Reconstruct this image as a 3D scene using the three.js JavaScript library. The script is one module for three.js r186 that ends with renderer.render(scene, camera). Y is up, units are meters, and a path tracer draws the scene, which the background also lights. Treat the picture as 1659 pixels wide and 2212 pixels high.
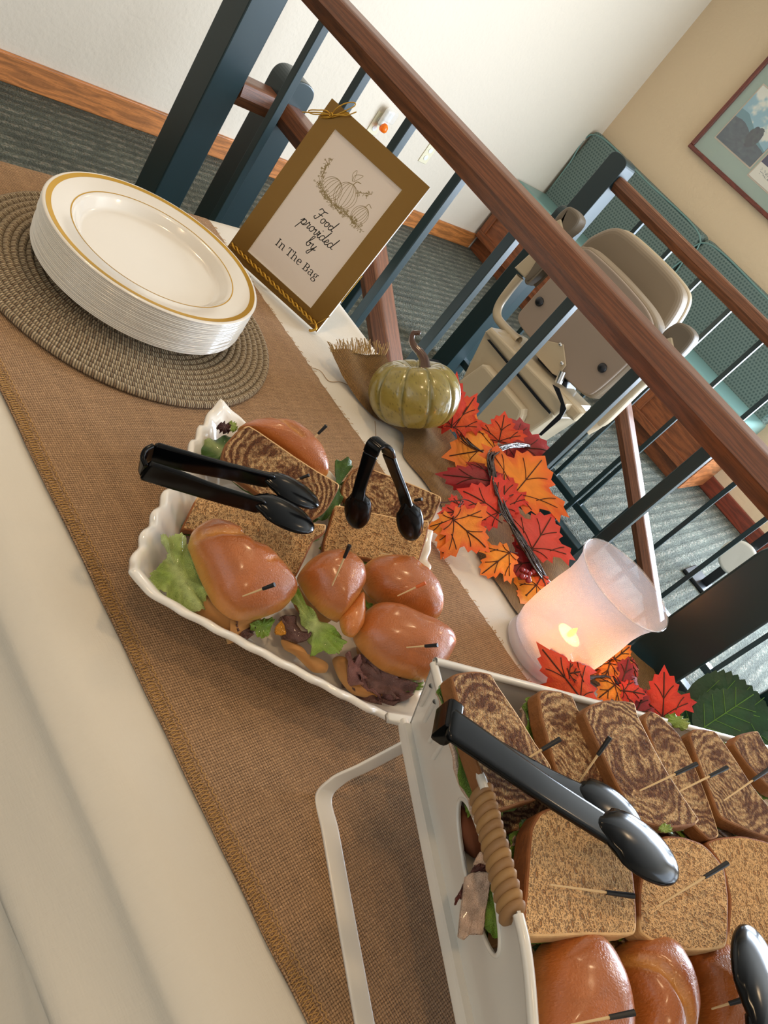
import * as THREE from 'three';
import { RoundedBoxGeometry } from 'three/addons/geometries/RoundedBoxGeometry.js';
import { mergeGeometries, mergeVertices, toCreasedNormals } from 'three/addons/utils/BufferGeometryUtils.js';
import { RectAreaLightUniformsLib } from 'three/addons/lights/RectAreaLightUniformsLib.js';

// ---------------------------------------------------------------- camera
const IMG_W = 1659, IMG_H = 2212, FOCAL = 1660;
const CAM = new THREE.Vector3(0, 1.26, 0);
const RIGHT = new THREE.Vector3(0.5243, 0.5759, -0.6272).normalize();
const FWD = new THREE.Vector3(-0.3513, -0.5247, -0.7754).normalize();
const UPV = new THREE.Vector3().crossVectors(RIGHT, FWD).normalize();
const scene = new THREE.Scene();
const camera = new THREE.PerspectiveCamera(2 * Math.atan(IMG_H / 2 / FOCAL) * 180 / Math.PI, IMG_W / IMG_H, 0.02, 60);
camera.position.copy(CAM);
camera.quaternion.setFromRotationMatrix(new THREE.Matrix4().makeBasis(RIGHT, UPV, FWD.clone().negate()));
scene.add(camera);
const renderer = new THREE.WebGLRenderer({ antialias: true });
renderer.toneMapping = THREE.LinearToneMapping;
renderer.toneMappingExposure = 1.1;
renderer.shadowMap.enabled = true;
RectAreaLightUniformsLib.init();

// ---------------------------------------------------------------- light
scene.background = new THREE.Color(0.80, 0.92, 1.0);          // pale daylight outside the windows
function areaLight(color, intensity, w, h, pos, target) {
  const l = new THREE.RectAreaLight(color, intensity, w, h);
  l.position.set(...pos); l.lookAt(...target); scene.add(l); return l;
}
const ROOM = { x0: -2.88, x1: 2.25, z0: -4.88, z1: 2.2, h: 2.75 };
areaLight(0xdcecff, 30, 2.1, 1.95, [0.82, 1.3, -4.81], [0.82, 1.3, 0]);         // daylight in the glass beside the bench
areaLight(0xdcecff, 3, 2.4, 1.9, [2.19, 1.3, -2.9], [0, 1.3, -2.9]);            // daylight in the right-hand window
areaLight(0xfff0e0, 0.35, 1.6, 1.4, [-0.4, 1.65, 2.13], [-0.4, 1.65, 0]);       // weak warm fill, from an unseen window added behind the camera
const LAMPS = [[-1.9, -0.9], [-1.9, -3.2], [-0.2, 0.5], [1.3, 0.7], [0.5, -2.3], [-0.6, -0.55]];

// ---------------------------------------------------------------- helpers
const V = (x, y, z) => new THREE.Vector3(x, y, z);
const rad = d => d * Math.PI / 180;
function rayDir(px, py) {                                      // direction through a photo pixel
  const a = (px - IMG_W / 2) / FOCAL, b = (py - IMG_H / 2) / FOCAL;
  return FWD.clone().addScaledVector(RIGHT, a).addScaledVector(UPV, -b);
}
const pixY = (px, py, y) => { const d = rayDir(px, py); return CAM.clone().addScaledVector(d, (y - CAM.y) / d.y); };
const pixZ = (px, py, z) => { const d = rayDir(px, py); return CAM.clone().addScaledVector(d, (z - CAM.z) / d.z); };
const pixX = (px, py, x) => { const d = rayDir(px, py); return CAM.clone().addScaledVector(d, (x - CAM.x) / d.x); };
const pixP = (px, py, p, n) => { const d = rayDir(px, py); return CAM.clone().addScaledVector(d, p.clone().sub(CAM).dot(n) / d.dot(n)); };
let seedState = 12345;
function srand(s) { seedState = s >>> 0; }
function rnd() { seedState = (seedState * 1664525 + 1013904223) >>> 0; return seedState / 4294967296; }
const rr = (a, b) => a + (b - a) * rnd();
function hash2(x, y, s) { let h = (x * 374761393 + y * 668265263 + s * 2147483647) | 0; h = Math.imul(h ^ (h >>> 13), 1274126177); return ((h ^ (h >>> 16)) >>> 0) / 4294967296; }
function vnoise(x, y, s = 0, per = 0) {
  const xi = Math.floor(x), yi = Math.floor(y), fx = x - xi, fy = y - yi;
  const u = fx * fx * (3 - 2 * fx), v = fy * fy * (3 - 2 * fy);
  const m = k => per ? ((k % per) + per) % per : k;
  const a = hash2(m(xi), m(yi), s), b = hash2(m(xi + 1), m(yi), s), c = hash2(m(xi), m(yi + 1), s), d = hash2(m(xi + 1), m(yi + 1), s);
  return a + (b - a) * u + (c - a) * v + (a - b - c + d) * u * v;
}
function fbm(x, y, o = 4, s = 0, per = 0) { let t = 0, a = 0.5, n = 0; for (let i = 0; i < o; i++) { t += a * vnoise(x, y, s + i * 17, per); n += a; a *= 0.5; x *= 2; y *= 2; per *= 2; } return t / n; }
function noise3(x, y, z, s = 0) { return (vnoise(x + z * 1.7, y - z * 1.3, s) + vnoise(y + x * 0.6 + 9.1, z + y * 0.4, s + 5) + vnoise(z - x * 0.5 + 4.4, x + z * 0.3, s + 11)) / 3; }
const clamp = (v, a = 0, b = 1) => Math.min(b, Math.max(a, v));
const mix = (a, b, t) => a + (b - a) * t;
const smooth = (a, b, x) => { const t = clamp((x - a) / (b - a)); return t * t * (3 - 2 * t); };
const mix3 = (a, b, t) => [mix(a[0], b[0], t), mix(a[1], b[1], t), mix(a[2], b[2], t)];
const hex3 = h => [(h >> 16) & 255, (h >> 8) & 255, h & 255];
function tex(w, h, fn, srgb = true) {                           // fn(u, v) -> [r, g, b] 0..255
  const d = new Uint8Array(w * h * 4);
  for (let j = 0; j < h; j++) for (let i = 0; i < w; i++) {
    const c = fn(i / w, j / h), k = (j * w + i) * 4;
    if (typeof c === 'number') { d[k] = d[k + 1] = d[k + 2] = clamp(c, 0, 255); } else { d[k] = clamp(c[0], 0, 255); d[k + 1] = clamp(c[1], 0, 255); d[k + 2] = clamp(c[2], 0, 255); }
    d[k + 3] = 255;
  }
  const t = new THREE.DataTexture(d, w, h); t.wrapS = t.wrapT = THREE.RepeatWrapping; t.magFilter = THREE.LinearFilter; t.minFilter = THREE.LinearMipmapLinearFilter; t.generateMipmaps = true;
  if (srgb) t.colorSpace = THREE.SRGBColorSpace; t.needsUpdate = true; return t;
}
function rep(t, u, v) { const c = t.clone(); c.repeat.set(u, v); c.needsUpdate = true; return c; }
const std = (o) => new THREE.MeshStandardMaterial(o);
const phy = (o) => new THREE.MeshPhysicalMaterial(o);
const usedNames = {};
function numbered(n) { const k = usedNames[n] || 0; usedNames[n] = k + 1; return k ? n + '_' + String(k).padStart(3, '0') : n; }
function tag(o, label, category, group, kind) { o.userData.label = label; o.userData.category = category; if (group) o.userData.group = group; if (kind) o.userData.kind = kind; return o; }
function thing(name, label, category, pos = [0, 0, 0], group) {
  const o = new THREE.Group(); o.name = numbered(name); o.position.set(...pos); scene.add(o); return tag(o, label, category, group);
}
function mesh(name, geo, mat, parent, label) {                   // a part under parent; geometry given in world metres is moved to the parent's own axes
  const m = new THREE.Mesh(geo, mat); m.name = parent ? name : numbered(name); m.castShadow = m.receiveShadow = true;
  if (label) m.userData.label = label;
  (parent || scene).add(m); return m;
}
function wmesh(name, geo, mat, parent, label) {                  // same, but world-space geometry
  let p = parent; let off = V(0, 0, 0); while (p && p !== scene) { off.add(p.position); p = p.parent; }
  const g = geo; if (parent) g.translate(-off.x, -off.y, -off.z);
  return mesh(name, g, mat, parent, label);
}
function single(name, label, category, geo, mat, group) {        // a thing that is one mesh; world geometry recentred at its base
  geo.computeBoundingBox(); const b = geo.boundingBox; const c = V((b.min.x + b.max.x) / 2, b.min.y, (b.min.z + b.max.z) / 2);
  geo.translate(-c.x, -c.y, -c.z); const m = mesh(name, geo, mat, null); m.position.copy(c); return tag(m, label, category, group);
}
function struct(name, geo, mat, parent) { const m = new THREE.Mesh(geo, mat); m.name = name; m.castShadow = m.receiveShadow = true; if (!parent) m.userData.kind = 'structure'; (parent || scene).add(m); return m; }
function metreUV(g, along = 'x', su = 1, sv = 1) {               // box-projected uv in metres, u running along the given axis
  g = g.index ? g.toNonIndexed() : g; g.computeVertexNormals();
  const p = g.attributes.position, n = g.attributes.normal, uv = new Float32Array(p.count * 2), ax = { x: 0, y: 1, z: 2 }[along];
  for (let t = 0; t < p.count; t += 3) {
    const nn = [0, 0, 0]; for (let k = 0; k < 3; k++) { nn[0] += Math.abs(n.getX(t + k)); nn[1] += Math.abs(n.getY(t + k)); nn[2] += Math.abs(n.getZ(t + k)); }
    const d = nn.indexOf(Math.max(...nn)); const rest = [0, 1, 2].filter(a => a !== d); const ua = rest.includes(ax) ? ax : rest[0], va = rest.find(a => a !== ua);
    for (let k = 0; k < 3; k++) { const c = [p.getX(t + k), p.getY(t + k), p.getZ(t + k)]; uv[(t + k) * 2] = c[ua] * su; uv[(t + k) * 2 + 1] = c[va] * sv; }
  }
  g.setAttribute('uv', new THREE.BufferAttribute(uv, 2)); return g;
}
function bx(x0, x1, y0, y1, z0, z1, r = 0, along) {             // box from extents, rounded by r
  const w = x1 - x0, h = y1 - y0, d = z1 - z0;
  let g = r > 0 ? new RoundedBoxGeometry(w, h, d, 2, Math.min(r, w / 2.01, h / 2.01, d / 2.01)) : new THREE.BoxGeometry(w, h, d);
  g.translate((x0 + x1) / 2, (y0 + y1) / 2, (z0 + z1) / 2);
  if (along) { const nrm = g.index ? g.toNonIndexed() : g; const keep = nrm.attributes.normal.clone(); g = metreUV(nrm, along); g.setAttribute('normal', keep); }
  return g;
}
const merge = a => mergeGeometries(a.map(g => { g = g.index ? g.toNonIndexed() : g; for (const k of Object.keys(g.attributes)) if (!['position', 'normal', 'uv'].includes(k)) g.deleteAttribute(k); if (!g.attributes.uv) g.setAttribute('uv', new THREE.BufferAttribute(new Float32Array(g.attributes.position.count * 2), 2)); return g; }), false);
function tube(pts, r, seg = 24, rs = 8, closed = false) { return new THREE.TubeGeometry(new THREE.CatmullRomCurve3(pts, closed, 'catmullrom', 0.5), seg, r, rs, closed); }
function lathe(prof, seg = 64, cx = 0, cy = 0, cz = 0) { const g = new THREE.LatheGeometry(prof.map(p => new THREE.Vector2(p[0], p[1])), seg); g.translate(cx, cy, cz); return g; }
// closed smooth outline through 2D points
function smoothLoop(pts, n = 64, tension = 0.5) {
  const c = new THREE.CatmullRomCurve3(pts.map(p => V(p[0], p[1], 0)), true, 'catmullrom', tension);
  return c.getPoints(n).slice(0, -1).map(p => [p.x, p.y]);
}
// plane frame: origin o, unit normal n, in-plane axes u, v
function frame(o, n, hint = V(1, 0, 0)) { n = n.clone().normalize(); const u = hint.clone().addScaledVector(n, -hint.dot(n)).normalize(); const v = new THREE.Vector3().crossVectors(n, u); return { o, n, u, v, to: p => [p.clone().sub(o).dot(u), p.clone().sub(o).dot(v)], at: (a, b, c = 0) => o.clone().addScaledVector(u, a).addScaledVector(v, b).addScaledVector(n, c) }; }
function trace(F, px) { return px.map(p => F.to(pixP(p[0], p[1], F.o, F.n))); }
// slab: outline extruded from the plane away along -n, with a small bevel
function slab(F, pts, depth, bevel = 0.002, seg = 2, uvs = 1) {
  const s = new THREE.Shape(pts.map(p => new THREE.Vector2(p[0], p[1])));
  const g = new THREE.ExtrudeGeometry(s, { depth: Math.max(1e-4, depth - 2 * bevel), bevelEnabled: bevel > 0, bevelSize: bevel, bevelThickness: bevel, bevelOffset: -bevel, bevelSegments: seg, curveSegments: 8 });
  g.translate(0, 0, -depth + bevel);
  const m = new THREE.Matrix4().makeBasis(F.u, F.v, F.n).setPosition(F.o); g.applyMatrix4(m); return g;
}
// ---------------------------------------------------------------- surface textures
const woodTex = tex(1024, 256, (u, v) => {                       // oak: u along the grain
  const w = fbm(u * 6, v * 8, 3, 3, 0) * 0.9, rings = Math.sin((v * 9 + w * 2.6 + Math.sin(u * 6.283) * 0.25) * 6.283);
  const fine = fbm(u * 24, v * 160, 2, 9), pore = vnoise(u * 60, v * 240, 21) > 0.76 ? 1 : 0;
  let t = 0.5 + 0.28 * rings + (fine - 0.5) * 0.7; t -= pore * 0.3; const k = 150 + 70 * clamp(t); return [k * 1.08, k * 1.0, k * 0.94];
});
const woodBump = tex(512, 256, (u, v) => 160 + 80 * (fbm(u * 20, v * 120, 2, 9) - 0.5) - (vnoise(u * 40, v * 160, 21) > 0.74 ? 70 : 0), false);
function wood(color, su = 1, sv = 4, rough = 0.42) { return phy({ color, map: rep(woodTex, su, sv), bumpMap: rep(woodBump, su * 2, sv), bumpScale: 0.0004, roughness: rough, clearcoat: 0.25, clearcoatRoughness: 0.35 }); }
const railWood = wood(0x94603c, 1.1, 15), baseWood = wood(0xe89e56, 0.9, 3.5, 0.5), benchWood = wood(0xb06c3e, 0.8, 2.2, 0.5), frameWood = wood(0x8a3d26, 2, 6);
const wallBump = tex(512, 512, (u, v) => 128 + 160 * (fbm(u * 32, v * 32, 4, 4, 32) - 0.5), false);
const wallMat = (c) => std({ color: c, roughness: 0.92, bumpMap: rep(wallBump, 2.4, 2.4), bumpScale: 0.0022 });
const creamWall = wallMat(0xdcd0be), tanWall = wallMat(0xdcc3a0), ceilMat = wallMat(0xc4bcae);
// carpet: ribs run along z, 5 cm apart, looped pile with pinkish and pale flecks
const carpetTex = tex(1024, 1024, (u, v) => {
  const x = u * 20, ph = x - Math.floor(x), z = v * 90;
  const band = smooth(0.08, 0.3, ph) - smooth(0.55, 0.8, ph);
  const loop = vnoise(x * 9, z * 2.2, 5), fleck = vnoise(x * 7 + 40, z * 0.9, 8);
  let c = mix3([60, 64, 56], [108, 110, 98], clamp(0.2 + band * 0.34 + (loop - 0.5) * 0.8));
  if (fleck > 0.66 && band > 0.35) c = mix3(c, [146, 134, 120], 0.42 * band);
  const d = 0.86 + 0.28 * fbm(u * 12, v * 12, 3, 31, 12); return [c[0] * d, c[1] * d, c[2] * d];
});
const carpetBump = tex(1024, 1024, (u, v) => { const x = u * 20, ph = x - Math.floor(x); return 90 + 60 * Math.sin(ph * Math.PI) + 90 * (vnoise(x * 9, v * 200, 5) - 0.3); }, false);
const carpet = std({ map: carpetTex, bumpMap: carpetBump, bumpScale: 0.011, roughness: 1 });
const greenPaint = phy({ color: 0x08262a, roughness: 0.36, clearcoat: 0.3, clearcoatRoughness: 0.25 });

// ---------------------------------------------------------------- room shell
const T = 0.12, { x0, x1, z0, z1, h: RH } = ROOM;
const OPEN = { x0: -1.26, x1: 1.95, z0: -2.84, z1: -1.20 };     // stair opening in the floor
{
  const g = merge([[x0 - T, OPEN.x0, z0 - T, z1 + T], [OPEN.x1, x1 + T, z0 - T, z1 + T], [OPEN.x0, OPEN.x1, z0 - T, OPEN.z0], [OPEN.x0, OPEN.x1, OPEN.z1, z1 + T]].map(([a, b, c, d]) => bx(a, b, -0.2, 0, c, d, 0, 'x')));
  struct('floor', g, carpet);
}
struct('ceiling', bx(x0 - T, x1 + T, RH, RH + T, z0 - T, z1 + T, 0, 'x'), ceilMat);
struct('wall_left', bx(x0 - T, x0, -1.9, RH, z0 - T, z1 + T, 0, 'z'), creamWall);

function wallWithHole(name, axis, at, a0, a1, hole, mat) {       // wall along axis with one window opening
  const [h0, h1, y0, y1] = hole, P = axis === 'z' ? (a, b, c, d) => bx(at, at + T, c, d, a, b, 0, 'z') : (a, b, c, d) => bx(a, b, c, d, at, at + T, 0, 'x');
  return struct(name, merge([P(a0, h0, -1.9, RH), P(h1, a1, -1.9, RH), P(h0, h1, -1.9, y0), P(h0, h1, y1, RH)]), mat);
}
wallWithHole('wall_right', 'z', x1, z0 - T, z1 + T, [-4.1, -1.7, 0.35, 2.3], creamWall);
wallWithHole('wall_back', 'x', z0 - T, x0, x1, [-0.25, 1.9, 0.3, 2.3], tanWall);
wallWithHole('wall_front', 'x', z1, x0, x1, [-1.2, 0.4, 0.95, 2.35], creamWall);
const paneMat = phy({ color: 0xffffff, roughness: 0.02, transmission: 1, thickness: 0, ior: 1.45 });
const whitePaint = std({ color: 0xe8e6e0, roughness: 0.5 });
function windowUnit(n, axis, at, hole, mull) {
  const [a0, a1, y0, y1] = hole, g = new THREE.Group(); g.name = 'window_' + n; g.userData.kind = 'structure'; scene.add(g);
  const P = axis === 'z' ? (a, b, c, d, t) => bx(at + 0.06 - t, at + 0.06 + t, c, d, a, b, 0) : (a, b, c, d, t) => bx(a, b, c, d, at + 0.06 - t, at + 0.06 + t, 0);
  mesh('window_frame', merge([P(a0, a0 + 0.05, y0, y1, 0.03), P(a1 - 0.05, a1, y0, y1, 0.03), P(a0, a1, y0, y0 + 0.05, 0.03), P(a0, a1, y1 - 0.05, y1, 0.03), ...mull.map(m => P(m - 0.025, m + 0.025, y0, y1, 0.03))]), whitePaint, g);
  const e = [a0, ...mull, a1]; for (let i = 0; i + 1 < e.length; i++) mesh('pane', P(e[i] + 0.03, e[i + 1] - 0.03, y0 + 0.04, y1 - 0.04, 0.003), paneMat, g);
}
windowUnit(1, 'z', x1, [-4.1, -1.7, 0.35, 2.3], [-2.9]);
windowUnit(3, 'x', z0 - T, [-0.25, 1.9, 0.3, 2.3], [0.82]);
windowUnit(2, 'x', z1, [-1.2, 0.4, 0.95, 2.35], [-0.4]);  // unseen window behind the camera, added for fill light
function baseboard(name, x0, x1, z0, z1, along) { return struct(name, bx(x0, x1, 0, 0.105, z0, z1, 0.006, along), baseWood); }
baseboard('baseboard_left', x0, x0 + 0.016, -4.44, z1, 'z');
baseboard('baseboard_back', -0.78, x1, z0, z0 + 0.016, 'x').material = wood(0x9a4a30, 0.9, 3.5, 0.5);
// recessed ceiling lamps with a light just below each lens
const lensMat = std({ color: 0xfff2dd, emissive: 0xffe2b8, emissiveIntensity: 3, roughness: 0.5 });
LAMPS.forEach(([lx, lz], i) => {
  const t = thing('ceiling_lamp', 'round white recessed lamp in the ceiling', 'lamp', [lx, RH - 0.03, lz], 'recessed ceiling lamps');
  mesh('rim', lathe([[0.075, 0.004], [0.1, 0.0], [0.105, 0.012], [0.1, 0.03], [0.075, 0.03]], 32), whitePaint, t);
  mesh('lens', new THREE.CylinderGeometry(0.075, 0.075, 0.012, 32).translate(0, 0.02, 0), lensMat, t);
  const s = new THREE.SpotLight(0xffd9a8, 1.7, 0, rad(72), 0.6, 2); s.position.set(lx, RH - 0.04, lz); s.target.position.set(lx, 0, lz); s.castShadow = true; s.shadow.radius = 3.5; scene.add(s, s.target);
});

// ---------------------------------------------------------------- railings
function railProfile(w = 0.034, h = 0.058) {                    // moulded handrail section, (across, up)
  const s = new THREE.Shape(); s.moveTo(-0.38 * w, 0); s.lineTo(0.38 * w, 0); s.lineTo(w, 0.48 * h); s.lineTo(0.82 * w, 0.93 * h); s.quadraticCurveTo(0.7 * w, h, 0.5 * w, h); s.lineTo(-0.5 * w, h); s.quadraticCurveTo(-0.7 * w, h, -0.82 * w, 0.93 * h); s.lineTo(-w, 0.48 * h); s.lineTo(-0.38 * w, 0); return s;
}
function railBar(a, b, up = V(0, 1, 0), w, h) {                  // handrail from a to b, a and b on its underside centre line
  const d = b.clone().sub(a), L = d.length(); d.normalize(); const side = new THREE.Vector3().crossVectors(up, d).normalize(), u2 = new THREE.Vector3().crossVectors(d, side);
  let g = new THREE.ExtrudeGeometry(railProfile(w, h), { depth: L, bevelEnabled: false, curveSegments: 3 }); g = g.toNonIndexed ? (g.index ? g.toNonIndexed() : g) : g;
  const p = g.attributes.position, uv = new Float32Array(p.count * 2); for (let i = 0; i < p.count; i++) { uv[i * 2] = p.getZ(i); uv[i * 2 + 1] = p.getX(i) * 0.8 + p.getY(i); } g.setAttribute('uv', new THREE.BufferAttribute(uv, 2));
  g.applyMatrix4(new THREE.Matrix4().makeBasis(side, u2, d).setPosition(a)); return g;
}
function post(x, z, top, s = 0.078, base = 0, arch = 0.03, axis = 'z') {   // square newel with a rounded barrel top
  const sh = new THREE.Shape(), w = s / 2; sh.moveTo(-w, 0); sh.lineTo(w, 0); sh.lineTo(w, top - arch - base); sh.quadraticCurveTo(w, top - base, 0, top - base); sh.quadraticCurveTo(-w, top - base, -w, top - arch - base); sh.lineTo(-w, 0);
  const g = new THREE.ExtrudeGeometry(sh, { depth: s - 0.006, bevelEnabled: true, bevelSize: 0.003, bevelThickness: 0.003, bevelOffset: -0.003, bevelSegments: 2, curveSegments: 8 }); g.translate(0, 0, -s / 2 + 0.003);
  if (axis === 'x') g.rotateY(Math.PI / 2); g.translate(x, base, z); return g;
}
const bal = (x, z, y0, y1, s = 0.0195) => bx(x - s / 2, x + s / 2, y0, y1, z - s / 2, z + s / 2, 0.002);
{ // guard railing beside the table
  const z = -1.138, f = thing('stair_railing', 'wooden handrail on dark green posts directly behind the buffet table', 'railing', [-0.75, 0, z]);
  wmesh('handrail', railBar(V(-1.5, 1.008, z), V(1.55, 1.008, z)), railWood, f, 'reddish oak handrail');
  for (const px of [-1.513, -0.017, 1.55]) wmesh('post', post(px, z, px < -1 ? 1.16 : 1.005, 0.08), greenPaint, f);
  for (let i = 0; i < 17; i++) { const x = -1.302 + i * 0.1563; if (Math.abs(x + 0.017) < 0.06 || x > 1.5) continue; wmesh('baluster', bal(x, z, 0.09, 1.02), greenPaint, f); }
  wmesh('bottom_rail', bx(-1.48, 1.55, 0.06, 0.095, z - 0.018, z + 0.018, 0.003), greenPaint, f);
}
{ // guard railing on the far side of the stairwell
  const z = -2.97, f = thing('stair_railing', 'wooden handrail on dark green posts in front of the green bench', 'railing', [0, 0, z]);
  wmesh('handrail', railBar(V(-1.56, 0.984, z), V(2.0, 0.984, z), undefined, 0.034, 0.06), railWood, f, 'reddish oak handrail');
  for (const px of [-1.60, 0.62, 2.0]) wmesh('post', post(px, z, 1.10, 0.09), greenPaint, f);
  for (let i = 0; i < 21; i++) { const x = -1.37 + i * 0.163; if (Math.abs(x - 0.62) < 0.07 || x > 1.93) continue; wmesh('baluster', bal(x, z, 0.08, 1.0, 0.018), greenPaint, f); }
  wmesh('bottom_rail', bx(-1.56, 2.0, 0.055, 0.085, z - 0.02, z + 0.02, 0.003), greenPaint, f);
}
// handrails that lead down the stairs
const SLOPE = 0.615;
function stairRail(label, z, newelTop, xs, topY, stub, treadY) {
  const f = thing('stair_handrail', label, 'handrail', [-1.51, 0, z]);
  wmesh('newel_post', post(-1.51, z, newelTop, 0.08, 0, 0.035, 'x'), greenPaint, f);
  if (stub) wmesh('connecting_rail', railBar(V(-1.505, topY, stub), V(-1.505, topY, z + 0.03)), railWood, f);
  wmesh('handrail', railBar(V(-1.47, topY, z), V(xs + 0.01, topY, z)), railWood, f, 'level reddish oak handrail');
  const L = 2.4; wmesh('sloping_handrail', railBar(V(xs, topY, z), V(xs + L, topY - L * SLOPE, z), V(0, 1, 0)), railWood, f, 'reddish oak handrail sloping down the stairs');
  for (let i = 0; i < 17; i++) { const x = -1.34 + i * 0.163, y = x < xs ? topY : topY - (x - xs) * SLOPE; const b = treadY(x); if (y - b > 0.2) wmesh('baluster', bal(x, z, b, y + 0.01, 0.018), greenPaint, f); }
}
const treadAt = x => x < OPEN.x0 ? 0 : -0.178 * (Math.floor((x - OPEN.x0) / 0.29) + 1);
stairRail('short dark green newel and oak handrail sloping down behind the gold sign', -1.325, 0.85, -1.13, 0.735, -1.181, treadAt);
stairRail('oak handrail sloping down beyond the folded stair lift chair', -2.75, 0.86, -1.22, 0.735, 0, treadAt);
{ // carpeted flight and the curb around the opening
  const g = new THREE.Group(); g.name = 'stairs'; g.userData.kind = 'structure'; scene.add(g);
  for (let i = 0; i < 9; i++) mesh('tread', bx(OPEN.x0 + i * 0.29, OPEN.x0 + (i + 1) * 0.29 + 0.02, -0.178 * (i + 1) - 0.25, -0.178 * (i + 1), OPEN.z0, OPEN.z1, 0.012, 'x'), carpet, g);
  mesh('lower_floor', bx(OPEN.x0 + 2.5, 3, -2.0, -1.78, OPEN.z0 - 0.2, OPEN.z1 + 0.2, 0, 'x'), carpet, g);
  const side = std({ color: 0xd8cdbb, roughness: 0.9 });
  mesh('side_wall', bx(OPEN.x0 - 0.1, x1, -1.9, -0.2, OPEN.z0 - 0.1, OPEN.z0, 0), side, g); mesh('side_wall', bx(OPEN.x0 - 0.1, x1, -1.9, -0.2, OPEN.z1, OPEN.z1 + 0.1, 0), side, g);
  mesh('end_wall', bx(OPEN.x0 - 0.1, OPEN.x0, -1.9, -0.2, OPEN.z0, OPEN.z1, 0), side, g);
  mesh('curb', merge([bx(OPEN.x0, OPEN.x1, -0.2, 0.02, OPEN.z0 - 0.03, OPEN.z0 + 0.02, 0.004), bx(OPEN.x0, OPEN.x1, -0.2, 0.02, OPEN.z1 - 0.02, OPEN.z1 + 0.03, 0.004)]), greenPaint, g);
}
// ---------------------------------------------------------------- bench, picture and wall fittings
const dots = (bgc, dc, n) => tex(256, 256, (u, v) => { const a = u * n, b = v * n, o = Math.floor(b) % 2 ? 0.5 : 0; const x = a + o - Math.floor(a + o) - 0.5, y = b - Math.floor(b) - 0.5; const d = Math.hypot(x, y); const k = 0.9 + 0.2 * vnoise(u * 120, v * 120, 3); const c = mix3(dc, bgc, smooth(0.24, 0.38, d)); return [c[0] * k, c[1] * k, c[2] * k]; });
const vinyl = phy({ color: 0x6d8f89, roughness: 0.42, clearcoat: 0.2 }), backFabric = std({ map: rep(dots([108, 124, 117], [74, 93, 89], 8), 6.5, 6.5), roughness: 0.75 });
{
  const b = thing('bench', 'built-in bench with patterned green back cushions and panelled oak base', 'bench', [-1.82, 0, -4.64]);
  const bx0 = x0, bx1 = -0.775, zf = -4.42;
  wmesh('base', merge([bx(bx0 + 0.01, bx1, 0.1, 0.40, z0, zf, 0.004, 'x'), bx(bx0 + 0.01, bx1 - 0.02, 0.0, 0.1, z0, zf - 0.05, 0, 'x')]), benchWood, b);
  for (let i = 0; i < 4; i++) { // framed front panels
    const a = bx0 + 0.02 + i * 0.522, c = a + 0.505, r = bx;
    wmesh('panel_frame', merge([r(a, c, 0.1, 0.15, zf, zf + 0.014, 0.003, 'x'), r(a, c, 0.36, 0.41, zf, zf + 0.014, 0.003, 'x'), r(a, a + 0.05, 0.15, 0.36, zf, zf + 0.014, 0.003, 'y'), r(c - 0.05, c, 0.15, 0.36, zf, zf + 0.014, 0.003, 'y')]), benchWood, b);
  }
  wmesh('end_panel', bx(bx1, bx1 + 0.018, 0.02, 0.42, z0 + 0.005, zf, 0.003, 'z'), wood(0xd08a55, 1, 2.5, 0.35), b);  // lighter wood than the base: window light painted into its colour
  for (let i = 0; i < 2; i++) wmesh('seat_cushion', bx(bx0 + 0.005 + i * 1.05, bx0 + 1.05 + i * 1.05, 0.41, 0.53, zf - 0.30 + 0.01 - 0.16, zf + 0.02, 0.03), vinyl, b, 'smooth sea green vinyl seat');
  for (let i = 0; i < 2; i++) { const a = bx0 + 0.012 + i * 1.045, c = a + 1.035; const g = bx(a, c, 0.50, 1.0, z0 + 0.01, z0 + 0.13, 0.03, 'x'); const cu = wmesh('back_cushion', g, backFabric, b, 'green cushion with a small diamond pattern');
    const zz = z0 + 0.13; mesh('piping', tube([V(a + 0.03, 0.52, zz - 0.006), V(a + 0.012, 0.75, zz - 0.006), V(a + 0.022, 0.975, zz - 0.006), V((a + c) / 2, 0.988, zz - 0.006), V(c - 0.022, 0.975, zz - 0.006), V(c - 0.012, 0.75, zz - 0.006), V(c - 0.03, 0.52, zz - 0.006)].map(p => p.sub(V(-1.82, 0, -4.64))), 0.006, 48, 6), vinyl, cu); }
}
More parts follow.
